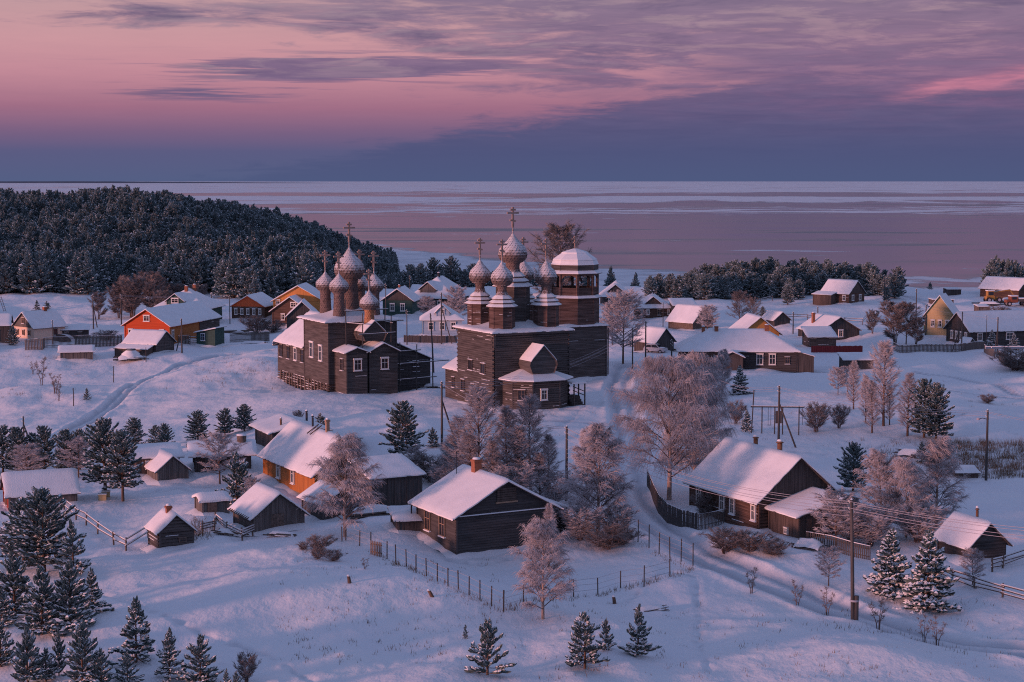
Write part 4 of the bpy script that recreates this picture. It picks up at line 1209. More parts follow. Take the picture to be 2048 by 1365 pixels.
PROTO['slim0'] = broadleaf(105, 9.5, 1.9, 46, 9, 10, .05, .10, 1.05, twig_r=.0135, tl=.7, bark='bark')
PROTO['slim1'] = broadleaf(106, 9.5, 2.5, 42, 10, 11, .0, .12, 1.0, twig_r=.0135, tl=.75, bark='bark')
PROTO['round0'] = broadleaf(107, 5.0, 2.3, 34, 10, 14, .1, .2, .6, twig_r=.014, tl=.55, bark='bark')
PROTO['round1'] = broadleaf(108, 9.0, 4.2, 38, 10, 14, .1, .2, .75, twig_r=.02, tl=.9, twig='twig_dark', bark='bark')
PROTO['bush0'] = broadleaf(110, 2.4, .8, 110, 4, 5, -.1, .12, 1.0, stems=26, twig_r=.010, tl=.42, twig='twig_dark', bark='branch', fan=.62)
PROTO['bush1'] = broadleaf(111, 2.0, .8, 130, 4, 5, .0, .06, .9, stems=34, twig_r=.010, tl=.42, twig='twig_dark', bark='branch', fan=.95)
PROTO['bush2'] = broadleaf(115, 3.2, 1.1, 100, 5, 6, .05, .08, 1.0, stems=20, twig_r=.011, tl=.5, twig='twig', bark='branch', fan=.6)
PROTO['sapling0'] = broadleaf(112, 3.0, .6, 18, 4, 4, .0, .2, 1.1, stems=3, twig_r=.013, tl=.4, twig='twig_dark', bark='branch')
PROTO['thicket0'] = broadleaf(113, 6.0, 2.0, 46, 8, 10, .0, .10, 1.0, stems=5, twig_r=.022, tl=.7, twig='twig_dark', bark='bark')

NAMES = {'ypine': ('young_pine', 'pine tree'), 'spruce': ('snowy_spruce', 'spruce tree'), 'pine': ('pine_tree', 'pine tree'), 'tallpine': ('pine_tree', 'pine tree'), 'fpine': ('pine_tree', 'pine tree'),
         'birch': ('frosted_birch', 'birch tree'), 'slim': ('slender_tree', 'bare tree'), 'round': ('bare_tree', 'bare tree'), 'bush': ('frosted_bush', 'bush'), 'sapling': ('bare_sapling', 'sapling'), 'thicket': ('bare_tree', 'bare tree')}
def plant(kind, loc, height, label, group=None, wide=1.0, yaw=None):
    tm, cm, h = PROTO[kind]
    nm, cat = NAMES[kind.rstrip('0123456789')]
    k = height / h
    o = thing(nm, label, cat, loc, rnd.uniform(0, 360) if yaw is None else yaw, group)
    o.scale = (k * wide, k * wide, k)
    part('trunk', tm, o); part('crown', cm, o)
    return o
_n = [0]
def tree(kind, px, pyb, pyt, label, group=None, wide=1.0):
    if kind.startswith('ypine'):
        _n[0] += 1; kind = 'ypine%d' % ((_n[0] * 5 + int(px)) % 6)
    g = G(px, pyb)
    hgt = (pyb - pyt) * g.y / FPX * 1.01
    g.z -= .05
    return plant(kind, g, hgt, label, group, wide)
# ------------------------------------------------------------------ houses near the front
# a solid dark house in the middle foreground
h1 = house('village_house', 'dark boarded house with brick chimney and shuttered gable, nearest the middle', 'house', (912, 1113), 28, 8.5, 7.0, 3.3, 5.6, 'gableY', 'dark_boards', 'h', gable='dark_boards', gstyle='h', ov=.6, snow=.17,
      wins=[('L', 2.2, 1.95, 1.0, 1.55, 'o'), ('L', 4.9, 1.95, 1.0, 1.55, 'o')], chims=[(4.1, 4.6, 6.6, .62, 'brick')], rmat='dark_boards')
mb = MB(); mb.beam((.1, -.16, 3.12), (8.3, -.16, 3.12), .22, .07); mb.build('snow_ledge', 'snow', h1)
mb = MB()
for k in range(6): mb.box(3.5, 5.2, -.14 - .02 * (k % 2), -.05, 3.95 + .18 * k, 4.10 + .18 * k)
sh_ = mb.build('shutter', 'brown_planks', h1)
mb = MB(); mb.box(3.4, 5.3, -.2, -.05, 3.82, 3.94); mb.build('sill', 'fresh_wood', sh_)
house('lean_to', None, None, (0, 0), 0, 2.4, 4.5, 3.3, 2.5, 'shedX', 'dark_planks', 'v', root=h1, off=(8.65, 2.2), snow=.15)
mb = MB(); mb.tube([(-.45, 7.2, -.5), (-.45, 7.2, 2.9)], .06, 6); mb.build('downpipe', 'metal_dark', h1)
mb = MB()
mb.tube([(3.2, 6.4, 5.2), (3.2, 6.4, 7.0)], .03, 5); mb.beam((2.7, 6.4, 6.5), (3.7, 6.4, 6.6), .03, .03)
for q in range(5): mb.beam((2.75 + .2 * q, 6.2, 6.52), (2.75 + .2 * q, 6.6, 6.52), .02, .02)
mb.tube([(3.2, 6.4, 6.9), (3.5, 6.4, 7.15), (3.9, 6.4, 7.2)], .02, 4); mb.build('antenna', 'metal_dark', h1)

# the long roofed house on the right
h2 = house('village_house', 'log house with steep pink roof and white windows behind curved picket fence', 'house', (1516, 1063), 25, 7.6, 10.8, 2.75, 5.95, 'gableY', 'brown_logs', 'log', gable='dark_planks', gstyle='v', ov=.5, snow=.15, snowy=.15,
      wins=[('L', .55, 1.45, .72, 1.3, 'w'), ('L', 3.8, 1.45, .8, 1.35, 'w'), ('L', 5.4, 1.45, .8, 1.35, 'w'), ('L', 9.2, 1.45, .8, 1.35, 'w')],
      chims=[(4.1, 3.1, 6.6, .45, 'rust'), (4.1, 6.8, 6.5, .4, 'rust')])
house('woodshed', None, None, (0, 0), 0, 4.0, 4.1, 2.0, 3.1, 'shedX', 'brown_planks', 'v', root=h2, off=(1.0, -4.25), ov=.45, snow=.16, wins=[('L', 1.5, .45, .5, .5, 'w')])
house('lean_to', None, None, (0, 0), 0, 2.6, 5.0, 2.6, 1.9, 'shedX', 'dark_planks', 'v', root=h2, off=(7.75, .6), ov=.3, snow=.15)

# the yellow house
h3 = house('village_house', 'yellow boarded house with steep pink roof, stone footing and two white windows', 'house', (630, 1011), 28, 6.3, 13.6, 3.1, 5.9, 'gableY', 'yellow_paint', 'h', gable='dark_planks', gstyle='v', ov=.5, snow=.18, snowy=0, found=.55,
      wins=[('L', 5.4, 1.95, .8, 1.5, 'w'), ('L', 9.3, 1.95, .9, 1.6, 'w')], chims=[(3.15, 4.6, 7.2, .32, 'fresh_wood'), (3.15, 8.4, 6.9, .2, 'metal_dark')])
mb = MB()
for q in (6.7, 7.5): mb.beam((2.2, q, 5.55), (3.4, q, 6.35), .12, .08)
mb.build('roof_ladder', 'old_wood', h3)
house('barn', 'dark vertical plank barn behind the frosted willow, right of the yellow house', 'barn', (744, 1016), 28, 4.8, 4.6, 2.7, 3.6, 'shedY', 'dark_planks', 'v', ov=.35, snow=.17)
house('small_barn', 'white roofed shed half hidden behind the drooping frosted tree', 'shed', (645, 1044), 30, 3.4, 4.2, 1.6, 2.6, 'gableY', 'dark_planks', 'v', ov=.35, snow=.18)
house('firewood_shelter', 'low flat snowy shelter beside the dark middle house', 'shed', (795, 1065), 14, 2.6, 2.6, 1.0, 1.45, 'shedY', 'dark_planks', 'v', ov=.3, snow=.18)
# low buildings left of the yellow house
lb = house('low_house', 'low broad dark building with a ladder leaning at its corner', 'house', (497, 944), 12, 5.4, 5.8, 1.9, 2.6, 'gableX', 'dark_planks', 'v', ov=.7, snow=.22, wins=[('R', 1.3, 1.1, .7, .8, 'd')], off=(-5.2, 0.3))
mb = MB(); mb.tube([(-.5, 2.6, 2.2), (-.5, 2.6, 3.3)], [.42, .5], 14); bp = mb.build('roof_barrel', 'old_wood', lb)
mb = MB(); mb.tube([(-.5, 2.6, 3.3), (-.5, 2.6, 3.4), (-.5, 2.6, 3.46)], [.52, .5, .2], 14); mb.build('snow', 'snow', bp)
mb = MB()
for s_ in (-.28, .28): mb.beam((.95 + s_, -1.9, -.2), (.15 + s_, .2, 2.7), .07, .07)
for k in range(9): mb.beam((.6 - .085 * k, -1.75 + .22 * k, .05 + .3 * k), (1.24 - .085 * k, -1.75 + .22 * k, .05 + .3 * k), .06, .05)
tag(mb.build('ladder', 'white_paint'), 'pale wooden ladder leaning on the low building beside the yellow house', 'ladder')
bpy.data.objects['ladder'].location = lb.location; bpy.data.objects['ladder'].rotation_euler = lb.rotation_euler
house('flat_barn', 'broad flat white roof directly behind the yellow house gable', 'barn', (545, 905), 24, 6.0, 6.4, 2.2, 3.0, 'gableY', 'dark_planks', 'v', ov=.6, snow=.2, chims=[(4.6, 2.5, 3.7, .25, 'metal_dark'), (1.2, .8, 3.3, .22, 'rust')])
house('flat_barn', 'low dark shed with flat white roof behind the yellow house chimney', 'shed', (655, 898), 12, 3.6, 3.4, 1.2, 1.5, 'shedY', 'dark_planks', 'v', ov=.35, snow=.18)
# bath house and sheds on the left
c1 = house('log_cabin', 'tiny log bath house with brick chimney at the end of the rail fence', 'cabin', (319, 1103), 27, 2.7, 3.0, 1.65, 2.85, 'gableY', 'log_wood', 'log', gable='log_wood', gstyle='log', ov=.3, snow=.13, snowy=.3, wins=[('R', 1.85, .75, .6, .35, 'd')], chims=[(1.2, 1.5, 3.3, .4, 'brick')])
s1 = house('log_shed', 'open fronted log shed with white roof and plank gable door', 'shed', (507, 1069), 28, 4.3, 4.7, 1.55, 3.2, 'gableY', 'grey_planks', 'v', ov=.4, snow=.15, face_mats={'L': 'log_wood'})
mb = MB()
for k in range(11): mb.beam((-.55, .1 + .44 * k, 1.28), (.3, .1 + .44 * k, 1.62), .10, .10)
mb.build('rafter_ends', 'old_wood', s1)
tag(bpy.data.objects['rafter_ends'], kind='stuff')
mb = MB(); panel(mb, (1.5, -.06, 0), (1, 0, 0), (0, -1, 0), [(0, 1.5), (1.1, 1.5)], -.3, 'v', 0, step=.22); mb.build('door', 'old_wood', s1)
house('plank_shed', 'grey plank shed with pitched white roof and cable across it', 'shed', (315, 967), 28, 3.0, 4.2, 1.35, 2.6, 'gableY', 'grey_planks', 'v', ov=.3, snow=.15)
house('low_barn', 'brown barn with thick snow overhang behind the grey plank shed', 'barn', (272, 952), 20, 4.2, 4.0, 1.9, 2.6, 'gableX', 'brown_planks', 'v', ov=.5, snow=.22, wins=[('R', 1.4, 1.0, .9, .7, 'g')])
house('long_barn', 'long plank barn with red end wall at the left edge', 'barn', (18, 1024), 22, 5.9, 4.0, 1.6, 3.1, 'gableX', 'grey_planks', 'v', gable='barn_red', gstyle='v', ov=.35, snow=.16, face_mats={'L': 'barn_red'}, wins=[('L', 1.6, .95, .8, 1.1, 'o')])
hut = house('plank_hut', 'crumbling boxy plank hut under a lumpy snow cap', 'hut', (404, 1031), 24, 2.3, 2.2, 1.25, 1.5, 'gableX', 'grey_planks', 'v', ov=.25, snow=.26)
mb = MB(); panel(mb, (.5, -.09, 0), (1, 0, 0), (0, -1, 0), [(0, 1.15), (.8, 1.2)], -.2, 'v', 0, step=.26); mb.build('door', 'old_wood', hut)
house('bath_house', 'small dark bath house with metal stovepipe by the snowy spruces', 'cabin', (1937, 1127), 22, 3.3, 3.8, 1.5, 3.0, 'gableY', 'dark_boards', 'h', gable='dark_boards', gstyle='h', ov=.4, snow=.14, chims=[(1.9, 1.6, 3.6, .22, 'rust')])
house('wood_store', 'tiny snow roofed woodstore in the weeds near the lamp pole', 'shed', (1915, 962), 0, 1.9, 1.8, .85, 1.15, 'shedY', 'brown_planks', 'v', ov=.25, snow=.10)

# ------------------------------------------------------------------ left rear
h4 = house('village_house', 'cream plastered cottage with sunlit gable at the far left', 'house', (68, 684), 50, 6.7, 6.2, 2.7, 5.2, 'gableX', 'cream_plaster', 'plain', gable='grey_planks', gstyle='v', ov=.4, snow=.16, wins=[('L', 1.3, 1.5, .6, .9, 'o'), ('L', 3.1, 1.5, .6, .9, 'o'), ('L', 4.9, 1.5, .6, .9, 'o'), ('L', 3.1, 3.7, .8, 1.0, 'o'), ('R', 4.6, 1.5, .8, 1.1, 'd')], chims=[(4.6, 3.1, 5.9, .6, 'brick')], corner=False)
house('dark_annex', 'dark low annex on the right of the cream cottage', 'shed', (120, 683), 12, 5.0, 4.0, 2.1, 2.6, 'shedY', 'dark_boards', 'h', ov=.35, snow=.14, wins=[('R', 1.2, 1.2, .8, .8, 'd'), ('R', 3.6, 1.2, .8, .8, 'd')])
house('dark_house', 'dark house with white roof cut by the left frame edge', 'house', (-34, 684), 12, 4.4, 6, 3.0, 4.6, 'gableX', 'dark_planks', 'v', ov=.4, snow=.16, wins=[('R', 2.1, 1.1, .9, 1.8, 'd')])
mb = MB()
g = G(132, 684)
vault = thing('vaulted_cellar', 'low vaulted cellar roof with snow before the cream cottage', 'cellar', tuple(g), 12)
mb = MB(); mb.lathe([(0, 0)] * 1, 3)
mb = MB()
arc = [(2.2 * math.cos(math.pi * k / 12), 1.6 * math.sin(math.pi * k / 12) - .2) for k in range(13)]
mb.grid([[(x - 1.2, 0, z) for x, z in arc], [(x + 1.2, 4.5, z) for x, z in arc]], 0, True); mb.build('snow', 'snow', vault)
mb = MB(); mb.poly([((x - 1.2) * .96, -.02, z * .93) for x, z in arc], 0); mb.build('door_wall', 'brown_planks', vault)
h5 = house('village_house', 'bright red painted house with long snowy roof and white attic window', 'house', (250, 692), -14, 8.6, 12.6, 3.9, 6.6, 'gableY', 'red_paint', 'h', gable='red_paint', gstyle='h', ov=.5, snow=.17, snowy=0, face_mats={'E': 'yellow_paint'}, rmat='red_paint',
      wins=[('R', 4.3, 4.95, 1.2, 1.0, 'w'), ('R', 1.2, 2.2, .9, 1.5, 'w'), ('R', 7.2, 2.2, .9, 1.5, 'w'), ('E', 1.2, 2.0, .9, 1.6, 'w')])
house('rear_barn', None, None, (0, 0), 0, 8.6, 9.0, 3.9, 6.5, 'gableY', 'log_wood', 'log', root=h5, off=(0.01, 12.75), ov=.48, snow=.17)
house('porch', 'green porch with snowy roof on the side of the red house', 'porch', (394, 690), -14, 3.4, 4.2, 2.3, 3.0, 'shedX', 'green_paint', 'v', ov=.4, snow=.15, wins=[('R', 1.2, 1.4, .8, 1.2, 'g')], face_mats={'L': 'yellow_paint'})
s5 = house('old_barn', 'weathered barn with pink lit roof in front of the red house', 'barn', (250, 709), -24, 6.4, 5.2, 2.2, 4.0, 'gableX', 'dark_planks', 'v', ov=.4, snow=.16, face_mats={'E': 'log_wood'})
house('lean_to', None, None, (0, 0), 0, 6.6, 1.6, 1.3, 1.8, 'shedY', 'brown_planks', 'v', root=s5, off=(-.6, -1.95), ov=.22, snow=.1)
house('cart_shed', 'long low grey shed standing alone on the left slope', 'shed', (121, 721), 12, 5.2, 3.6, 1.5, 2.2, 'gableX', 'grey_planks', 'v', ov=.4, snow=.16)
house('village_house', 'dark house with orange gable and five white windows', 'house', (464, 639), -9, 7.0, 10, 2.9, 5.0, 'gableY', 'brown_logs', 'h', gable='orange_paint', gstyle='v', ov=.4, snow=.16, rmat='orange_paint', wins=[('R', .9 + 1.3 * k, 1.6, .65, 1.15, 'w') for k in range(5)])
h7 = house('village_house', 'tall amber house with wide low gable under the forest', 'house', (547, 645), -4, 10.4, 9, 4.6, 7.6, 'gableY', 'amber_paint', 'v', gable='amber_paint', gstyle='v', ov=.5, snow=.17, rmat='amber_paint', wins=[('R', 1.0, 4.2, .9, .9, 'w')])
h7b = house('village_house', 'brown cottage with white attic window before the amber house', 'house', (545, 651), -6, 7.4, 6, 3.2, 5.8, 'gableY', 'brown_logs', 'h', gable='brown_logs', gstyle='h', ov=.6, snow=.17, wins=[('R', 4.4, 4.2, 1.2, .9, 'w'), ('R', 2.2, 1.7, .8, 1.2, 'w')])
house('hay_barn', 'dark plank barn with snowy roof left of the boarded church', 'barn', (574, 660), 4, 6.0, 8, 2.8, 5.6, 'gableY', 'dark_planks', 'v', ov=.4, snow=.16)
h9 = house('village_house', 'large hipped roof house with green dormer behind the red house', 'house', (310, 650), -8, 10.5, 11, 3.6, 7.0, 'hip', 'green_paint', 'h', ov=.6, snow=.17, chims=[(5.2, 4.4, 7.6, .6, 'brick'), (6.2, 6.6, 7.8, .6, 'brick')])
house('dormer', None, None, (0, 0), 0, 3.4, 4.2, 5.0, 6.3, 'gableY', 'green_paint', 'v', root=h9, off=(2.4, .5), ov=.35, snow=.14, wins=[('R', 1.7, 4.85, 1.5, .9, 'w')])
# ------------------------------------------------------------------ centre rear
h10 = house('village_house', 'dark green house with pillared attic and two white windows', 'house', (766, 634), -6, 6.2, 9, 3.7, 5.9, 'gableY', 'green_paint', 'h', gable='dark_planks', gstyle='v', ov=.6, snow=.18, wins=[('R', 2.0, 2.0, 1.0, 1.5, 'w'), ('R', 4.2, 2.0, 1.0, 1.5, 'w')], chims=[(3.1, 2.4, 6.6, .4, 'brick')])
h11 = house('village_house', 'big dark house with broad snowy roof and small dormer, between the churches', 'house', (822, 622), -14, 9.5, 13.5, 3.4, 7.2, 'hip', 'dark_boards', 'h', ov=.7, snow=.18, chims=[(4.8, 5.5, 8.0, .6, 'metal_dark')], wins=[('R', 6.5, 1.6, .8, 1.3, 'w'), ('E', 3, 1.6, .8, 1.3, 'w')])
house('dormer', None, None, (0, 0), 0, 3.4, 4.0, 5.0, 6.4, 'gableY', 'grey_planks', 'h', root=h11, off=(2.0, .6), ov=.4, snow=.15)
h12 = house('village_house', 'pale blue cottage with white framed windows and dormer', 'house', (845, 671), 3, 7.4, 7.0, 3.2, 5.6, 'hip', 'blue_paint', 'h', ov=.5, snow=.18, wins=[('R', 1.6, 1.7, .95, 1.4, 'w'), ('R', 3.7, 1.7, .95, 1.4, 'w'), ('R', 5.8, 1.7, .95, 1.4, 'w')], face_mats={'L': 'bright_green'})
house('dormer', None, None, (0, 0), 0, 2.4, 3.0, 4.5, 5.7, 'gableY', 'blue_paint', 'h', root=h12, off=(2.6, .3), ov=.3, snow=.14, wins=[('R', 1.2, 4.4, .7, .8, 'w')])
house('village_house', 'snowy roofed house seen between the turrets of the log church', 'house', (1048, 640), -10, 9, 8, 3.0, 5.2, 'gableX', 'dark_boards', 'h', ov=.5, snow=.17, chims=[(4.5, 4, 5.8, .5, 'brick')])
h13 = house('village_house', 'hipped house with dark dormer just right of the bell tower', 'house', (1207, 612), 2, 6.6, 8, 2.6, 5.6, 'hip', 'dark_boards', 'h', ov=.5, snow=.17, wins=[('R', 1.6, 1.2, .9, 1.2, 'w'), ('R', 3.6, 1.2, .9, 1.2, 'w')])
house('dormer', None, None, (0, 0), 0, 3.2, 3.6, 3.7, 5.0, 'gableY', 'dark_planks', 'v', root=h13, off=(1.2, .4), ov=.35, snow=.14)
h14 = house('village_house', 'dark house with one yellow lit window frame and snowy dormer', 'house', (1276, 641), 2, 7.2, 7.4, 3.0, 5.6, 'hip', 'brown_logs', 'h', ov=.5, snow=.18, wins=[('R', .9, 1.7, .6, 1.0, 'w'), ('R', 2.1, 1.7, .75, 1.0, 'w'), ('R', 4.6, 1.7, .8, 1.1, 'o'), ('R', 6.6, 1.7, .5, 1.0, 'w')], chims=[(3.1, 3.2, 6.0, .22, 'metal_dark'), (3.7, 3.3, 6.0, .22, 'metal_dark')])
house('dormer', None, None, (0, 0), 0, 3.0, 3.2, 3.9, 5.1, 'gableY', 'brown_planks', 'v', root=h14, off=(1.8, .4), ov=.35, snow=.15)
house('side_barn', 'black boarded barn joined to the house with lit window', 'barn', (1348, 640), 2, 4.6, 7, 3.1, 4.0, 'shedY', 'dark_boards', 'h', ov=.4, snow=.16)
house('snowy_cottage', 'plain cottage nearly all white roof behind frosted round tree', 'house', (1385, 662), 42, 6.0, 6.5, 2.0, 4.8, 'gableY', 'old_wood', 'h', ov=.5, snow=.18)
house('garage', 'gabled garage with one pink roof patch beside the parked car', 'garage', (1311, 706), 40, 4.2, 5.0, 2.0, 4.0, 'gableY', 'dark_planks', 'v', ov=.4, snow=.14)
house('side_shed', 'flat snowy shed roof behind the pitched garage', 'shed', (1288, 690), 10, 4.4, 4.0, 2.0, 2.5, 'shedY', 'dark_planks', 'v', ov=.4, snow=.18)
h15 = house('long_house', 'long dark log house with hipped snowy roof and porch gable', 'house', (1362, 741), -3, 17.6, 9.0, 3.3, 5.9, 'hip', 'dark_boards', 'log', ov=.6, snow=.18, snowy=.02, wins=[('R', 12.0, 1.75, 1.05, 1.6, 'w'), ('R', 13.9, 1.75, 1.05, 1.6, 'w'), ('R', 2.9, 1.75, .95, 1.3, 'd'), ('R', 16.2, 1.6, .75, 1.0, 'd')] , chims=[(5.6, 4.0, 6.5, .55, 'brick'), (13.4, 4.2, 6.7, .6, 'brick'), (3.6, 4.4, 6.4, .5, 'brick')])
house('porch', None, None, (0, 0), 0, 3.0, 1.8, 2.4, 3.1, 'gableY', 'dark_planks', 'v', root=h15, off=(6.2, -1.95), ov=.4, snow=.15)
house('end_shed', None, None, (0, 0), 0, 2.4, 6.0, 3.0, 2.3, 'shedX', 'dark_planks', 'v', root=h15, off=(17.75, .1), ov=.25, snow=.14)
house('village_house', 'house with yellow gable peeking over the long log house roof', 'house', (1482, 700), 8, 6.6, 7.5, 3.0, 5.6, 'gableY', 'amber_paint', 'v', gable='amber_paint', gstyle='v', ov=.6, snow=.18)
house('little_barn', 'small dark gabled shed behind the yellow gable', 'shed', (1548, 656), 24, 3.6, 4.5, 1.7, 3.1, 'gableY', 'dark_planks', 'v', ov=.35, snow=.16)
house('gabled_barn', 'wide dark barn with plank gable and stovepipe near the red fence', 'barn', (1640, 682), 22, 8.4, 7.5, 1.9, 4.3, 'gableY', 'dark_planks', 'v', ov=.4, snow=.16, wins=[('R', 4.4, 1.2, 1.0, 1.2, 'w')], chims=[(1.6, 5, 4.8, .5, 'brick')])
house('log_store', 'low log storehouse behind the long dark red fence', 'shed', (1618, 697), 4, 4.6, 4.5, 2.0, 3.2, 'shedY', 'log_wood', 'log', ov=.35, snow=.16, snowy=.2)
house('lone_shed', 'black lean-to shed alone in the snow above the slender trees', 'shed', (1690, 741), 4, 4.4, 3.2, 1.7, 2.3, 'shedY', 'dark_planks', 'v', ov=.4, snow=.15)
# ------------------------------------------------------------------ right rear
h16 = house('village_house', 'lone brown house with white windows on the rise before the lake', 'house', (1697, 609), 45, 6.4, 7.6, 2.7, 5.2, 'gableX', 'brown_logs', 'h', gable='brown_planks', gstyle='v', ov=.4, snow=.16, wins=[('R', 2.0, 1.4, .9, 1.2, 'w'), ('R', 4.5, 1.4, .9, 1.2, 'w'), ('L', 1.4, 1.4, .9, 1.2, 'w')]) if False else \
      house('village_house', 'lone brown house with white windows on the rise before the lake', 'house', (1697, 609), 45, 6.4, 7.6, 2.7, 5.4, 'gableY', 'brown_logs', 'h', gable='brown_planks', gstyle='v', ov=.4, snow=.16, wins=[('R', 1.6, 1.4, .9, 1.2, 'w'), ('R', 4.6, 1.4, .9, 1.2, 'w'), ('L', 1.2, 1.4, .9, 1.2, 'w')])
house('porch', None, None, (0, 0), 0, 2.2, 5.0, 2.2, 2.7, 'shedX', 'brown_planks', 'v', root=h16, off=(-2.3, 3.4), ov=.3, snow=.12)
h17 = house('village_house', 'long log house with broad pink roof in the far right corner', 'house', (2036, 603), 42, 6.5, 10.5, 3.0, 5.4, 'gableY', 'brown_logs', 'log', gable='brown_planks', gstyle='v', ov=.5, snow=.16)
house('box_shed', 'boxy dark shed with white roof close to the lake shore', 'shed', (1895, 594), 4, 3.4, 3.2, 1.9, 2.1, 'shedY', 'dark_planks', 'v', ov=.15, snow=.16)
house('box_shed', 'flat dark plank store in front of the boxy lakeside shed', 'shed', (1867, 612), 3, 4.6, 3.6, 1.4, 1.5, 'shedY', 'brown_planks', 'v', ov=.2, snow=.12)
h18 = house('village_house', 'pale yellow house with green gable trim on the right', 'house', (1907, 673), 66, 5.6, 5.2, 4.0, 7.4, 'gableX', 'pale_yellow', 'h', gable='pale_yellow', gstyle='h', ov=.45, snow=.17, snowy=0, rmat='bright_green', wins=[('L', 1.2 + 1.3 * k, 2.2, .7, 1.2, 'w') for k in range(3)])
house('green_shed', 'bright green shed with snowy roof against the pale yellow house', 'shed', (1866, 672), 30, 3.6, 2.4, 2.0, 3.0, 'gableY', 'bright_green', 'v', ov=.25, snow=.16)
h19 = house('village_house', 'dark house with white windows and long flat roof at the right edge', 'house', (1940, 692), 18, 16, 7.5, 2.8, 5.6, 'gableX', 'dark_boards', 'h', gable='dark_planks', gstyle='v', ov=.5, snow=.18, wins=[('R', 1.9, 1.5, 1.0, 1.3, 'w'), ('R', 8.0, 1.5, 1.5, 1.2, 'w')] + [('L', 1.2 + 1.5 * k, 1.5, .7, 1.3, 'w') for k in range(4)])
house('garden_hutch', 'little gabled hutch by the picket fence of the dark house', 'hutch', (1936, 697), 30, 1.6, 2.0, .8, 1.7, 'gableY', 'old_wood', 'v', ov=.2, snow=.12)
house('raised_store', 'small plank store on posts below the far machinery', 'shed', (1957, 628), 6, 2.4, 2.4, 1.6, 1.9, 'shedY', 'old_wood', 'v', ov=.2, snow=.14)
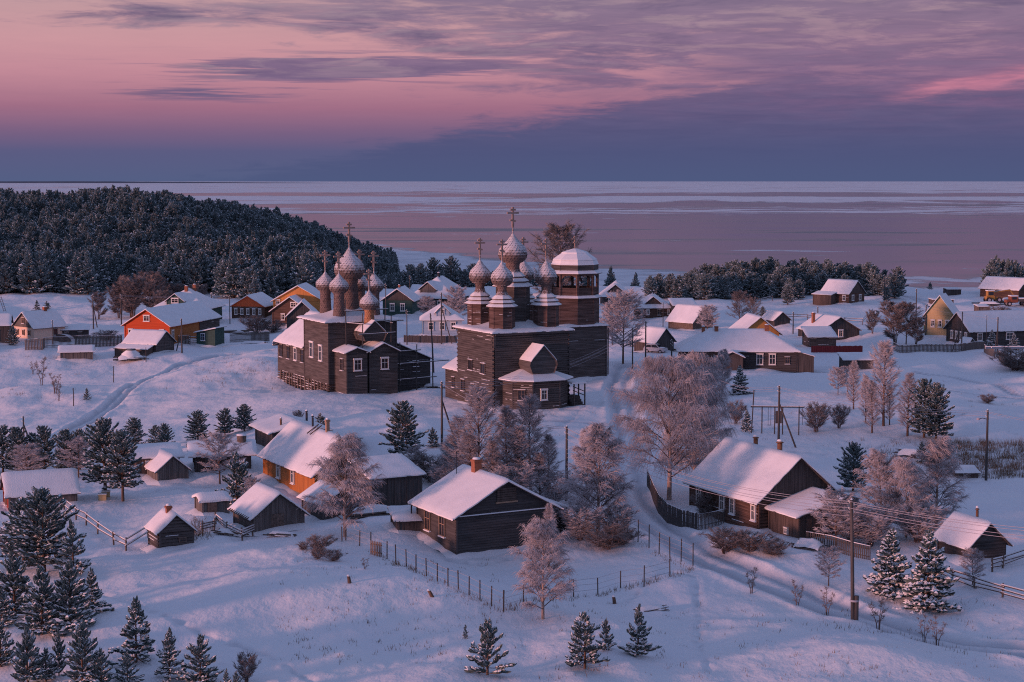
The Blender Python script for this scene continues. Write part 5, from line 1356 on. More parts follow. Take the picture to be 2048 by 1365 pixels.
# ------------------------------------------------------------------ trees one by one: kind, foot x, foot y, top y, width factor, label
TREES = [
 ('birch0', 1338, 1000, 728, 1.15, 'tall rosy frosted birch with bright trunk, left of the roadside pair'),
 ('birch1', 1388, 985, 722, 1.05, 'tall frosted birch, right one of the roadside pair'),
 ('birch3', 1196, 1066, 862, 1.15, 'frosted birch by the road, right of the telegraph pole in the middle'),
 ('birch3', 1172, 1045, 868, .8, 'slighter frosted birch half behind the roadside birch'),
 ('birch2', 690, 1072, 886, 1.15, 'drooping frosted willow in front of the yellow house'),
 ('birch2', 1086, 1238, 1052, 1.05, 'frosted birch standing alone in the front wire fence corner'),
 ('slim0', 1098, 1135, 1008, .9, 'wind bent frosted tree against the right end of the dark middle house'),
 ('slim1', 955, 1000, 782, 1.05, 'tallest slender frosted tree behind the dark middle house'),
 ('slim1', 918, 985, 838, 1.25, 'bushy frosted tree leftmost of the clump behind the middle house'),
 ('slim0', 1015, 995, 815, 1.2, 'slender frosted tree in the centre of the clump behind the middle house'),
 ('slim1', 1062, 992, 800, 1.05, 'slender frosted tree with high top, right in the clump behind the middle house'),
 ('slim0', 1098, 985, 870, 1.3, 'low frosted tree rightmost of the clump, next to the telegraph pole'),
 ('slim0', 985, 1005, 880, 1.4, 'low bushy frosted tree filling the clump behind the chimney'),
 ('slim1', 900, 975, 880, 1.5, 'low wide frosted bush tree at the left foot of the clump behind the chimney'),
 ('slim0', 938, 1002, 868, 1.5, 'thick frosted tree between the leftmost and the tallest of the clump'),
 ('slim1', 1040, 1000, 858, 1.4, 'thick frosted tree between the two high tops of the clump'),
 ('slim0', 1080, 1003, 905, 1.6, 'short frosted bush tree over the right roof edge of the middle house'),
 ('bush2', 905, 992, 925, 1.4, 'frosted thicket bush left of the chimney behind the middle house'),
 ('bush2', 968, 1008, 930, 1.4, 'frosted thicket bush right behind the brick chimney'),
 ('bush2', 1022, 1008, 925, 1.4, 'frosted thicket bush behind the roof ridge of the middle house'),
 ('bush2', 1112, 1010, 940, 1.3, 'frosted thicket bush at the foot of the pole behind the middle house'),
 ('bush2', 1160, 1080, 1005, 1.3, 'pale frosted bush left of the roadside birch trunk'),
 ('bush2', 1232, 1075, 1010, 1.3, 'pale frosted bush between the roadside birch and the road'),
 ('bush2', 1700, 1085, 1010, 1.3, 'pale frosted bush behind the dark picket fence, left'),
 ('bush2', 1740, 1092, 1010, 1.4, 'pale frosted bush behind the dark picket fence, right'),
 ('bush2', 1835, 1085, 1000, 1.4, 'pale frosted bush between the birches and the bath house'),
 ('bush2', 885, 975, 925, 1.4, 'pale frosted bush by the plank barn, right of the tangled bush'),
 ('birch3', 1762, 1066, 912, 1.1, 'rosy frosted birch behind the left snowy spruce'),
 ('birch2', 1812, 1076, 930, 1.15, 'rosy frosted birch in the middle of the three by the bath house'),
 ('birch3', 1872, 1058, 890, 1.15, 'grey frosted birch nearest the bath house roof'),
 ('round0', 1672, 1095, 985, .95, 'frosted fruit tree in front of the woodshed wall'),
 ('round0', 1657, 1172, 1096, .8, 'small round frosted tree above the road, left of the front pole'),
 ('slim1', 1767, 852, 690, 1.0, 'tallest of the slender trees on the right snowfield'),
 ('slim0', 1815, 872, 748, 1.15, 'slender rosy tree touching the dark field pine'),
 ('slim0', 1707, 818, 724, 1.0, 'slim frosted tree leftmost in the right snowfield group'),
 ('slim0', 1744, 866, 762, 1.1, 'slim frosted tree in front of the tallest slender one'),
 ('slim0', 1731, 845, 752, 1.0, 'slim frosted tree just left of the tallest slender one'),
 ('slim0', 1779, 850, 772, .9, 'short slim tree close right of the tallest slender one'),
 ('birch3', 1444, 788, 706, .95, 'rosy frosted birch before the porch of the long log house'),
 ('round0', 1676, 790, 738, .9, 'crooked bare tree below the lone black shed'),
 ('round0', 1695, 788, 735, .8, 'upright bare tree right of the crooked one'),
 ('bush0', 1632, 864, 806, 1.0, 'round bare bush, larger of two on the open snow'),
 ('bush0', 1678, 857, 809, .8, 'narrow bare bush, smaller of two on the open snow'),
 ('bush1', 1472, 846, 800, .7, 'dense twiggy bush beside the little spruce'),
 ('bush1', 1975, 806, 788, 1.5, 'low wide grey bush alone on the right snowfield'),
 ('spruce1', 1480, 790, 734, .9, 'dark spruce in front of the long log house windows'),
 ('spruce0', 1493, 862, 822, .85, 'little green spruce left of the swing frame'),
 ('pine0', 1848, 876, 764, .95, 'big dark pine on the right snowfield, left of two'),
 ('pine1', 1872, 880, 770, .9, 'big dark pine on the right snowfield, right of two'),
 ('pine2', 1706, 985, 890, 1.0, 'dark green pine behind the long roofed log house'),
 ('spruce0', 1780, 1186, 1062, 1.0, 'snow laden spruce, left of the pair by the bath house'),
 ('spruce1', 1856, 1214, 1066, 1.0, 'snow laden spruce, right and nearer of the pair by the bath house'),
 ('round0', 1945, 1175, 1100, .8, 'frosted bush tree before the bath house wall'),
 ('ypine0', 1843, 925, 886, .9, 'small pine behind the frosted birches by the weeds'),
 ('ypine0', 975, 1352, 1246, 1.0, 'snowy young pine alone at the bottom centre'),
 ('ypine1', 1170, 1334, 1232, .95, 'snowy young pine, left of the trio at the bottom'),
 ('ypine2', 1211, 1302, 1242, .75, 'smallest young pine of the bottom trio'),
 ('ypine2', 1276, 1315, 1214, .9, 'snowy young pine with open top, right of the bottom trio'),
 ('ypine1', 931, 1278, 1250, .55, 'tiny pine seedling on the lit slope at the bottom'),
 ('pine1', 806, 914, 806, 1.05, 'full pine standing below the left church'),
 ('ypine0', 640, 862, 829, 1.1, 'small pine behind the flat shed roof'),
 ('ypine2', 866, 895, 858, 1.0, 'small pine at the foot of the braced pole'),
 ('pine0', 396, 884, 824, 1.25, 'dense pine leftmost of three above the low building'),
 ('pine2', 450, 872, 819, 1.1, 'dense pine in the middle of three above the low building'),
 ('pine1', 489, 862, 810, 1.2, 'dense pine rightmost of three above the low building'),
 ('ypine1', 474, 1015, 912, .8, 'narrow snowy pine left of the open log shed'),
 ('round0', 440, 968, 872, 1.0, 'round frosted tree in front of the low building'),
 ('round0', 505, 1025, 958, .8, 'brown bare tree behind the open log shed'),
 ('round0', 828, 960, 896, .9, 'pinkish frosted fruit tree below the full pine'),
 ('bush1', 862, 965, 905, 1.3, 'tangled snowy bush behind the plank barn'),
 ('tallpine0', 211, 994, 841, 1.0, 'tall pine with bare lower trunk, left of the yard pair'),
 ('tallpine1', 246, 1003, 864, .9, 'tall pine with bare lower trunk, right of the yard pair'),
 ('pine0', 268, 898, 838, 1.1, 'bluish pine behind the tall yard pair'),
 ('pine1', 312, 904, 852, 1.0, 'dark pine, left of two above the brown barn'),
 ('pine2', 329, 908, 850, 1.0, 'dark pine, right of two above the brown barn'),
 ('pine2', 6, 945, 856, 1.0, 'pine cut by the left edge above the long barn'),
 ('pine0', 36, 948, 858, 1.0, 'pine second from the left edge above the long barn'),
 ('pine1', 66, 940, 868, 1.1, 'shorter pine third from the left edge above the long barn'),
 ('pine2', 90, 945, 856, .95, 'pine fourth from the left edge above the long barn'),
 ('pine0', 133, 950, 863, 1.0, 'pine with sunlit flank between the two grey bare trees'),
 ('pine1', 160, 940, 861, .9, 'pine just left of the tall yard pair'),
 ('round0', 54, 960, 892, 1.1, 'grey bare tree behind the long barn roof, left one'),
 ('round0', 157, 955, 880, 1.0, 'grey bare tree behind the long barn roof, right one'),
 ('pine2', 88, 1146, 985, 1.25, 'large dark pine in front of the long barn'),
 ('pine1', 48, 1140, 1000, 1.0, 'dark pine pressed against the large one by the long barn'),
 ('ypine0', 147, 1150, 1046, .95, 'snowy pine right of the large dark pine, below the rail fence'),
 ('ypine1', 22, 1100, 1046, .9, 'little pine by the left edge under the red wall'),
 ('bush0', 8, 1105, 1050, .9, 'bare shrub at the left edge under the red wall'),
 ('ypine2', 30, 1235, 1112, 1.0, 'snowy pine at the left edge, upper one'),
 ('ypine1', 85, 1270, 1140, .95, 'snowy pine with long skirts, third from the left edge'),
 ('ypine0', 140, 1258, 1130, 1.0, 'snowy pine with thick crown left of the slope'),
 ('ypine2', 185, 1228, 1142, .95, 'snowy pine at the right end of the left slope group'),
 ('ypine1', 4, 1255, 1180, 1.0, 'snowy pine cut by the left edge, middle one'),
 ('ypine0', 2, 1335, 1250, .95, 'snowy pine cut by the left edge, lowest one'),
 ('ypine0', 272, 1322, 1200, .95, 'tall snowy pine alone above the bottom left row'),
 ('ypine1', 339, 1360, 1262, .9, 'snowy pine second from the right in the bottom left row'),
 ('ypine2', 401, 1372, 1276, .95, 'open topped snowy pine rightmost in the bottom left row'),
 ('ypine0', 165, 1372, 1250, .95, 'snowy pine in the middle of the bottom left row'),
 ('ypine2', 56, 1372, 1264, .95, 'snowy pine first in the bottom left row'),
 ('ypine1', 92, 1362, 1300, 1.0, 'low pine filling the gap after the first in the bottom row'),
 ('ypine2', 118, 1350, 1266, .55, 'thin pine leader rising in the bottom left row'),
 ('ypine1', 203, 1374, 1302, .95, 'loose topped pine in the bottom row under the tall lone one'),
 ('ypine2', 255, 1370, 1308, 1.0, 'low bushy pine at the foot of the tall lone one'),
 ('ypine0', 452, 1398, 1340, .9, 'pine tip at the bottom edge, left of the bare bush'),
 ('ypine1', 473, 1402, 1346, .8, 'pine tip at the bottom edge beside the bare bush'),
 ('bush0', 493, 1366, 1304, .8, 'bare round bush at the bottom edge, left side'),
 ('ypine2', 174, 800, 778, .8, 'tiny pine on the left slope beside the track'),
 ('sapling0', 84, 770, 712, .9, 'bare sapling on the left slope, tallest'),
 ('sapling0', 111, 788, 744, 1.2, 'bare sapling clump on the left slope, right of the tallest'),
 ('sapling0', 118, 802, 758, .6, 'thin bare whip on the left slope'),
 ('sapling0', 66, 748, 722, 1.0, 'short bare sapling on the left slope'),
 ('pine1', 26, 692, 655, .95, 'dark round pine in front of the cream cottage'),
 ('ypine0', 74, 622, 602, 1.0, 'small pine on the bank above the cream cottage, left'),
 ('ypine1', 94, 622, 604, 1.0, 'small pine on the bank above the cream cottage, right'),
 ('bush0', 597, 845, 820, .8, 'frosted shrub on the snow behind the yellow house'),
 ('bush1', 640, 1102, 1068, 1.3, 'snowy bush left on the bank before the willow'),
 ('bush1', 668, 1122, 1098, 1.3, 'snowy bush right on the bank before the willow'),
 ('bush1', 636, 1118, 1092, 1.1, 'low snowy bush between the bank bushes'),
 ('bush1', 606, 1100, 1082, 1.1, 'smallest snowy bush leftmost on the bank'),
 ('sapling0', 730, 1140, 1112, 1.2, 'dry twigs beside the small gate'),
 ('bush1', 1215, 1098, 1045, 1.5, 'wide twiggy bush at the foot of the roadside birch'),
 ('bush1', 1245, 1090, 1055, 1.4, 'twiggy bush at the wire fence beside the road'),
 ('bush0', 1412, 1035, 985, 1.1, 'rosy frosted bush under the white windows'),
 ('bush1', 1450, 1102, 1055, 1.5, 'snowy bush mound left before the woodshed'),
 ('bush1', 1500, 1104, 1060, 1.5, 'snowy bush mound in the middle before the woodshed'),
 ('bush1', 1548, 1112, 1078, 1.6, 'snowy bush mound right before the woodshed'),
 ('sapling0', 1503, 1186, 1130, 1.0, 'bare roadside sapling, first from the left'),
 ('sapling0', 1594, 1216, 1158, 1.0, 'bare roadside sapling, second from the left'),
 ('sapling0', 1654, 1228, 1172, 1.0, 'bare roadside sapling, just left of the front pole'),
 ('sapling0', 1757, 1256, 1190, 1.2, 'bare roadside sapling, just right of the front pole'),
 ('sapling0', 1848, 1282, 1228, 1.0, 'bare roadside sapling under the snowy spruces, left'),
 ('sapling0', 1874, 1290, 1230, 1.1, 'bare roadside sapling under the snowy spruces, right'),
 ('round1', 1122, 640, 464, .8, 'tall dark bare tree spreading behind the bell tower'),
 ('round0', 1246, 728, 594, .8, 'big frosted tree right of the bell tower'),
 ('round0', 1225, 690, 612, .8, 'frosted tree tucked behind the bell tower corner'),
 ('round0', 913, 655, 580, .85, 'frosted tree behind the pale blue cottage'),
 ('round0', 855, 640, 596, 1.0, 'frosted bush tree before the big dark house'),
 ('round0', 1415, 668, 615, 1.0, 'frosted round tree before the plain white cottage'),
 ('round1', 1478, 655, 588, .8, 'dark bare tree beside the right wood, left'),
 ('round1', 1505, 650, 600, .8, 'dark bare tree beside the right wood, right'),
 ('thicket0', 1790, 690, 602, 1.1, 'dark bare thicket tree behind the picket fence, left'),
 ('round1', 1812, 690, 612, .9, 'dark bare thicket tree behind the picket fence, middle'),
 ('thicket0', 1832, 692, 632, 1.0, 'dark bare thicket tree behind the picket fence, right'),
 ('thicket0', 1745, 668, 620, .9, 'frosted bare tree by the field fence'),
 ('pine1', 1915, 680, 630, .9, 'dark pine between the pale yellow and dark houses'),
 ('spruce0', 1983, 697, 662, .9, 'snowy spruce before the dark house window'),
 ('spruce1', 2028, 700, 668, 1.0, 'snowy spruce before the wide window at the right edge'),
 ('bush1', 2030, 742, 694, 1.4, 'big frosted bush behind the right plank fence'),
 ('bush0', 512, 668, 632, 1.6, 'frosted bush before the five windowed house'),
 ('bush1', 545, 665, 640, 1.6, 'brown bush by the picket fence before the brown cottage'),
 ('round0', 565, 648, 608, .7, 'bare tree before the brown cottage'),
 ('bush1', 215, 680, 660, 1.8, 'brown bush left of the red house'),
 ('bush1', 1995, 640, 612, 1.5, 'brushwood below the far machinery'),
 ('ypine2', 1860, 580, 566, 1.0, 'little pine on the far shore edge'),
 ('pine2', 1690, 603, 572, .9, 'pine close behind the far lakeside pole') if False else ('pine2', 1773, 605, 575, .9, 'dark pine beside the far lakeside pole'),
 ('pine0', 1575, 610, 572, 1.0, 'round dark pine in front of the right wood'),
 ('pine1', 1525, 640, 614, .8, 'little dark pine before the wood and field fence'),
]
for k, px, yb, yt, wd, lab in TREES:
    tree(k, px, yb, yt, lab, wide=wd)
R = random.Random(31)
for i in range(16):
    px = R.uniform(195, 400); yb = 640 - 14 * R.random() if px < 330 else 628 - 8 * R.random()
    thick = tree('thicket0', px, yb, yb - R.uniform(62, 92) * (1 - .3 * abs(px - 290) / 110), 'brown bare tree in the thicket behind the red house', 'thicket trees behind the red house', 1.0)

# ------------------------------------------------------------------ woods
def wood(cond, hmin, hmax, step, x0, x1, y0, y1, seed):
    R = random.Random(seed); o = []
    y = y0
    while y < y1:
        x = x0 + R.uniform(0, step)
        while x < x1:
            xx, yy = x + R.uniform(-.4, .4) * step, y + R.uniform(-.4, .4) * step
            px = CX + FPX * xx / yy
            if cond(px, xx, yy): o.append((xx, yy, R.uniform(hmin, hmax) * (1 - .5 * min(1, max(0, (px - 560) / 230)) if px < 800 and hmax > 10 else 1), px))
            x += step
        y += step
    return o
def condA(px, x, y):
    f = 424 + 10 * math.sin(px * .021) + 6 * math.sin(px * .07)
    if px < 190: f = 428
    if 190 < px < 430: f = 442
    if px > 800: return False
    lim = 640 + (y - 430) * .9 if y < 600 else 793
    return y > f and px < lim and float(ht(x, y, False)) > -10.3
def condB(px, x, y):
    return 770 < px < 1290 and y > 478 + .04 * (px - 770) and y < 640 - .18 * (px - 770) and (px < 1100 or math.sin(px * .13) > .55)
def condC(px, x, y):
    f = 424 + 9 * math.sin(px * .03)
    if 1600 < px < 1740: f = 436
    top_ = 432 + 62 * math.exp(-((px - 1560) / 150) ** 2)
    return 1292 < px < 1796 and f < y < top_ + 14
def condD(px, x, y):
    return 1982 < px < 2260 and 425 < y < 500 + (px - 1982) * .3
groups = [
    (wood(condA, 4.8, 11.5, 3.5, -420, -20, 415, 850, 5), 70, 'snow dusted pine at the foot of the wooded hill', 'pines at the foot of the wooded hill'),
    (wood(condB, 5.0, 7.5, 4.6, -60, 60, 470, 640, 6), 40, 'dark pine in the strip of wood behind the churches', 'pines behind the churches'),
    (wood(condC, 4.2, 7.6, 3.0, 25, 125, 415, 510, 7), 80, 'dark pine in the wood on the right before the lake', 'pines of the right wood'),
    (wood(condD, 6.0, 9.0, 4.5, 105, 220, 420, 520, 8), 8, 'dark pine behind the far right log house', 'pines behind the far right house')]
rest = []
first_pine = []
rk = random.Random(12)
for pts, n, lab, grp in groups:
    # the ones that show largest are the front ones of each sight line
    pts.sort(key=lambda q: q[1] + 14 * math.sin(q[3] * .9))
    for i, (x, y, h, px) in enumerate(pts):
        if i < n:
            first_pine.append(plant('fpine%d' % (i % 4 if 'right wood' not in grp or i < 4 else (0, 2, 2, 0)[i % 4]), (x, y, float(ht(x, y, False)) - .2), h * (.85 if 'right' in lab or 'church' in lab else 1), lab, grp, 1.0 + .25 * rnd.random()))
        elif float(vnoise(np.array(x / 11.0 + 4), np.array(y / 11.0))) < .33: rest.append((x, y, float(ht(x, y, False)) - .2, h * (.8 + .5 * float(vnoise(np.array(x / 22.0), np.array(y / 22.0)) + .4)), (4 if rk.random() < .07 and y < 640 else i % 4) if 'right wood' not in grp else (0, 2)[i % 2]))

def forest(pts):
    """the mass of the woods: one object, trees set on its points"""
    me = bpy.data.meshes.new('pine_forest')
    me.from_pydata([p[:3] for p in pts], [], [])
    for nm, typ, data in (('tsize', 'FLOAT', [p[3] / 9.0 for p in pts]), ('tkind', 'INT', [p[4] for p in pts]), ('tturn', 'FLOAT', [rnd.uniform(0, 6.28) for _ in pts])):
        at = me.attributes.new(nm, typ, 'POINT'); at.data.foreach_set('value', data)
    o = bpy.data.objects.new('pine_forest', me); COL.objects.link(o)
    tag(o, 'dense snow dusted pine forest covering the hill and the shore', kind='stuff')
    ng = bpy.data.node_groups.new('forest', 'GeometryNodeTree')
    ng.interface.new_socket('Geometry', in_out='INPUT', socket_type='NodeSocketGeometry')
    ng.interface.new_socket('Geometry', in_out='OUTPUT', socket_type='NodeSocketGeometry')
    N, L = ng.nodes, ng.links
    gi, go, jn = N.new('NodeGroupInput'), N.new('NodeGroupOutput'), N.new('GeometryNodeJoinGeometry')
    def attr(nm, ty):
        a = N.new('GeometryNodeInputNamedAttribute'); a.data_type = ty; a.inputs['Name'].default_value = nm
        return a.outputs['Attribute']
    size, kind, turn = attr('tsize', 'FLOAT'), attr('tkind', 'INT'), attr('tturn', 'FLOAT')
    cx = N.new('ShaderNodeCombineXYZ'); L.new(turn, cx.inputs[2])
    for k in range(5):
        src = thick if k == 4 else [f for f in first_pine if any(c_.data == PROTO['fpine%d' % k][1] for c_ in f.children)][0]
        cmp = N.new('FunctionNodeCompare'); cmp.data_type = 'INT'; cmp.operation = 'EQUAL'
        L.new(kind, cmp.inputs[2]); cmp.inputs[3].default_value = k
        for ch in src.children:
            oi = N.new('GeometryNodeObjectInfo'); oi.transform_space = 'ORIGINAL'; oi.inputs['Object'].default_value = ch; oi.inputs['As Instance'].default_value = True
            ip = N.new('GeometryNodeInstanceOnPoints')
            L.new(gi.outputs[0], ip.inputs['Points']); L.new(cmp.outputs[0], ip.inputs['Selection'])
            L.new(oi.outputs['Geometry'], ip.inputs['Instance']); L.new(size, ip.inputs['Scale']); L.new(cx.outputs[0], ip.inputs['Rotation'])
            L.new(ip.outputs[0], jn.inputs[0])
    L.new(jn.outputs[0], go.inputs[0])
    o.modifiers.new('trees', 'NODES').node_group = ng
forest(rest)
# ------------------------------------------------------------------ fences
def wire_fence(label, pts, h=1.35, strands=3, group=None):
    P = [G(*p) for p in pts]; o = P[0]
    root = thing('wire_fence', label, 'fence', tuple(o), 0, group)
    for p in P:
        mb = MB(); q = p - o
        mb.tube([q - Vector((0, 0, .4)), q + Vector((rnd.uniform(-.05, .05), rnd.uniform(-.05, .05), h * rnd.uniform(.92, 1.05)))], .045, 5)
        mb.build('post', 'pole_wood', root)
    for k in range(strands):
        mb = MB(); z = h * (.3 + .6 * k / max(1, strands - 1))
        mb.tube([p - o + Vector((0, 0, z + rnd.uniform(-.03, .03))) for p in P], .010, 3, cap=False)
        mb.build('wire', 'wire', root)
    return root
def dense(pts, step):
    """terrain-following points along a photo polyline, one every step metres"""
    P = [G(*p) for p in pts]; o = []
    carry = 0.0
    for a, b in zip(P[:-1], P[1:]):
        L = math.hypot(b.x - a.x, b.y - a.y); s_ = carry
        while s_ < L:
            q = a.lerp(b, s_ / L); q.z = float(ht(q.x, q.y, False)); o.append((q, Vector((b.x - a.x, b.y - a.y, 0)).normalized())); s_ += step
        carry = s_ - L
    return o
_pk = MB(); _pk.hexa([(-.045, -.012, -.3), (.045, -.012, -.3), (.045, .012, -.3), (-.045, .012, -.3), (-.045, -.012, 1.0), (.045, -.012, 1.0), (.045, .012, 1.0), (-.045, .012, 1.0)]); _pk.poly([(-.045, -.012, 1), (.045, -.012, 1), (0, 0, 1.07)]); _pk.poly([(-.045, .012, 1), (.045, .012, 1), (0, 0, 1.07)])
PICKET = {m_: _pk.mesh('picket', [m_]) for m_ in ('old_wood', 'grey_planks', 'dark_planks')}
def picket_fence(label, pts, h=1.2, step=.17, m='old_wood', each=True, name='picket_fence', wide=1.0, snowcap=True):
    D = dense(pts, step); o = D[0][0]
    root = thing(name, label, 'fence', tuple(o))
    if each:
        for q, d in D:
            p_ = part('picket', PICKET[m], root)
            p_.location = q - o; p_.rotation_euler = (rnd.uniform(-.03, .03), rnd.uniform(-.03, .03), math.atan2(d.y, d.x)); p_.scale = (wide, 1.0, h * rnd.uniform(.95, 1.05))
    else:
        mb = MB()
        for q, d in D:
            a = q - o; hh = h * rnd.uniform(.94, 1.05)
            mb.beam(a + Vector((0, 0, -.3)), a + Vector((0, 0, hh)), step * .8 * wide, .03) if abs(d.y) > abs(d.x) else mb.beam(a - Vector((0, 0, .3)), a + Vector((0, 0, hh)), .03, step * .8 * wide)
        tag(mb.build('pickets', m, root), kind='stuff')
    n = max(1, int(2.2 / step)); K = D[::n] + [D[-1]]
    for f in (.25, .8):
        mb = MB()
        mb.tube([q - o + Vector((-d.y * .03, d.x * .03, h * f)) for q, d in K], .04, 4); mb.build('rail', m, root)
    if snowcap:
        mb = MB(); mb.tube([q - o + Vector((0, 0, h * 1.03 + .01)) for q, d in K], .035, 5); mb.build('snow_cap', 'snow', root)
    return root
def rail_fence(label, pts, h=1.0, rails=(.5, .95), snow=True):
    P = [G(*p) for p in pts]; o = P[0]
    root = thing('rail_fence', label, 'fence', tuple(o))
    for p in P:
        mb = MB(); q = p - o; mb.tube([q - Vector((0, 0, .4)), q + Vector((rnd.uniform(-.08, .08), rnd.uniform(-.08, .08), h * 1.1))], .075, 6); mb.build('post', 'old_wood', root)
    for a, b in zip(P[:-1], P[1:]):
        for f in rails:
            A = a - o + Vector((0, 0, h * f)); B = b - o + Vector((0, 0, h * f + rnd.uniform(-.1, .1)))
            d = (B - A).normalized() * .15
            mb = MB(); mb.tube([A - d, B + d], .055, 6); r_ = mb.build('rail', 'old_wood', root)
            if snow:
                ms = MB(); ms.tube([A - d + Vector((0, 0, .06)), B + d + Vector((0, 0, .06))], .05, 6); ms.build('snow', 'snow', r_)
    return root
wire_fence('wire fence on thin posts curving round the front yard, left stretch', [(684, 1086), (692, 1083), (719, 1094), (742, 1100), (774, 1119), (792, 1127), (813, 1136), (832, 1147), (853, 1154), (875, 1165), (896, 1174), (917, 1180), (938, 1190), (960, 1201), (983, 1212), (1007, 1222)])
wire_fence('wire fence on thin posts along the front yard, right of the birch', [(1007, 1222), (1046, 1210), (1147, 1195), (1196, 1190), (1241, 1176), (1288, 1170), (1340, 1155)])
wire_fence('tall wire fence following the bend of the road', [(1235, 1062), (1255, 1072), (1276, 1084), (1298, 1096), (1318, 1107), (1340, 1117), (1362, 1125), (1386, 1135)], 1.8, 4)
gt = thing('garden_gate', 'small slatted wooden gate in the front wire fence', 'gate', tuple(G(742, 1110)), -38)
for k in range(7):
    p_ = part('slat', PICKET['old_wood'], gt); p_.location = (.17 * k, 0, 0); p_.scale = (1.2, 1, 1.05)
for z in (.25, .85):
    mb = MB(); mb.beam((-.05, .03, z), (1.1, .03, z), .04, .09); mb.build('rail', 'old_wood', gt)
picket_fence('dark board fence curving along the road before the log house', [(1294, 968), (1304, 992), (1318, 1022), (1335, 1040), (1362, 1052), (1394, 1060)], 1.35, .2, 'dark_planks', wide=1.9)
picket_fence('sunlit grey picket fence below the white windows', [(1397, 1060), (1435, 1052), (1474, 1042)], 1.25, .17, 'grey_planks')
picket_fence('dark picket fence behind the fruit tree and left snowy spruce', [(1612, 1092), (1660, 1100), (1700, 1112), (1742, 1122)], 1.1, .17, 'dark_planks')
picket_fence('brown board fence running below the cream cottage', [(51, 702), (85, 701), (90, 697), (150, 694), (245, 692)], 1.9, .25, 'grey_planks', False, 'board_fence')
picket_fence('picket fence with snow heaped before it, below the five windowed house', [(460, 686), (500, 683), (540, 682)], 1.7, .25, 'grey_planks', False)
picket_fence('short picket fence between the old barn and the slatted gate', [(346, 690), (380, 688)], 1.5, .25, 'grey_planks', False)
picket_fence('brown plank fence in front of the pale blue cottage', [(809, 685), (835, 685), (872, 686), (915, 686)], 1.3, .3, 'dark_planks', False, 'board_fence', 1.2)
picket_fence('long dark red metal fence behind the long log house', [(1624, 705), (1665, 706), (1724, 705)], 1.15, .3, 'dark_red', False, 'metal_fence', 1.3, False)
picket_fence('grey picket fence along the right road before the dark house', [(1786, 700), (1798, 706), (1860, 704), (1925, 703), (1968, 699)], 1.3, .22, 'grey_planks', False)
picket_fence('snow plastered plank fence running to the right edge', [(1998, 722), (2012, 730), (2035, 738), (2070, 750)], 1.5, .25, 'grey_planks', False, 'board_fence')
picket_fence('short white dusted fence beside the right power poles', [(1968, 705), (1980, 712), (1988, 714)], 1.3, .25, 'grey_planks', False)
rail_fence('crooked rail fence winding down to the tiny bath house', [(128, 1020), (152, 1040), (172, 1050), (195, 1068), (228, 1090), (252, 1103), (297, 1077)], 1.0, (.45, .95))
rail_fence('snowy rail fence below the bath house at the right', [(1872, 1150), (1905, 1165), (1950, 1180), (2005, 1195), (2070, 1212)], .9, (.3, .6, .95))
rail_fence('rail fence climbing right of the bath house', [(1985, 1145), (2005, 1140), (2060, 1122)], 1.0, (.4, .65, .95))
rail_fence('thin field fence before the right wood and lone house', [(1500, 622), (1530, 632), (1572, 640), (1615, 642), (1655, 645), (1690, 648), (1725, 650), (1745, 630)], 1.2, (.6, .98))
rail_fence('short field fence left of the round dark pine', [(1506, 612), (1520, 608), (1545, 602)], 1.2, (.6, .98))
rail_fence('slatted farm gate near the red house porch', [(380, 690), (398, 690), (420, 689)], 1.5, (.25, .45, .7, .95))
rail_fence('tumbledown rails by the open log shed', [(405, 1066), (428, 1060), (432, 1048), (455, 1068), (485, 1080), (506, 1072)], .9, (.4, .6, .85))

# ------------------------------------------------------------------ poles and wires
TOPS = {}
def pole(key, px, yb, yt, label, brace=None, arm=0.0, lamp=False, r=.13, lean=0.0, stub=False):
    g = G(px, yb); h = (yb - yt) * g.y / FPX
    root = thing('utility_pole', label, 'pole', tuple(g))
    mb = MB(); mb.tube([(0, 0, -.6), (lean * .5, 0, h * .5), (lean, 0, h)], [r * 1.1, r * .95, r * .75], 8); mb.build('post', 'pole_wood', root)
    if stub:
        mb = MB(); mb.tube([(.2, -.06, -.5), (.2, -.06, 1.9)], .15, 8); mb.build('stub', 'pole_wood', root)
        mb = MB(); mb.tube([(.08, 0, 1.5), (.08, 0, 1.62)], .29, 10); mb.build('band', 'wire', root)
    if brace:
        mb = MB(); gb = G(*brace); q = gb - g
        mb.tube([(q.x, q.y, q.z - .4), (lean * .7, 0, h * .72)], [.11, .09], 6); mb.build('brace', 'pole_wood', root)
    if arm:
        mb = MB(); mb.beam((lean - arm / 2, 0, h - .35), (lean + arm / 2, 0, h - .35), .1, .1); mb.build('crossarm', 'pole_wood', root)
    for k, (dx, dz) in enumerate(((-.16, -.15), (.16, -.35), (-.16, -.6), (.16, -.85))):
        mb = MB(); mb.tube([(lean + dx * .6, 0, h + dz - .05), (lean + dx, 0, h + dz), (lean + dx, 0, h + dz + .12)], [.02, .03, .045], 6); mb.build('insulator', 'white_paint', root)
    if lamp:
        mb = MB(); mb.tube([(0, 0, h - .9), (-.5, -.2, h - .75), (-.95, -.35, h - .78)], .035, 6); la = mb.build('lamp_arm', 'metal_dark', root)
        mb = MB(); mb.lathe([(.03, .16), (.16, .1), (.2, 0), (.12, -.06), (0, -.07)], 10, (-1.0, -.37, h - .85)); mb.build('lamp_head', 'wire', la)
    mb = MB(); mb.tube([(lean, 0, h + .002), (lean, 0, h + .1)], [r * .7, r * .3], 7); mb.build('snow_cap', 'snow', root)
    TOPS[key] = g + Vector((lean, 0, h))
pole('front', 1706, 1247, 992, 'tall pole with concrete stub in the right foreground, many wires', r=.13, lean=-.25, stub=True)
pole('lamp', 1972, 962, 818, 'street lamp pole on the right snowfield', lamp=True)
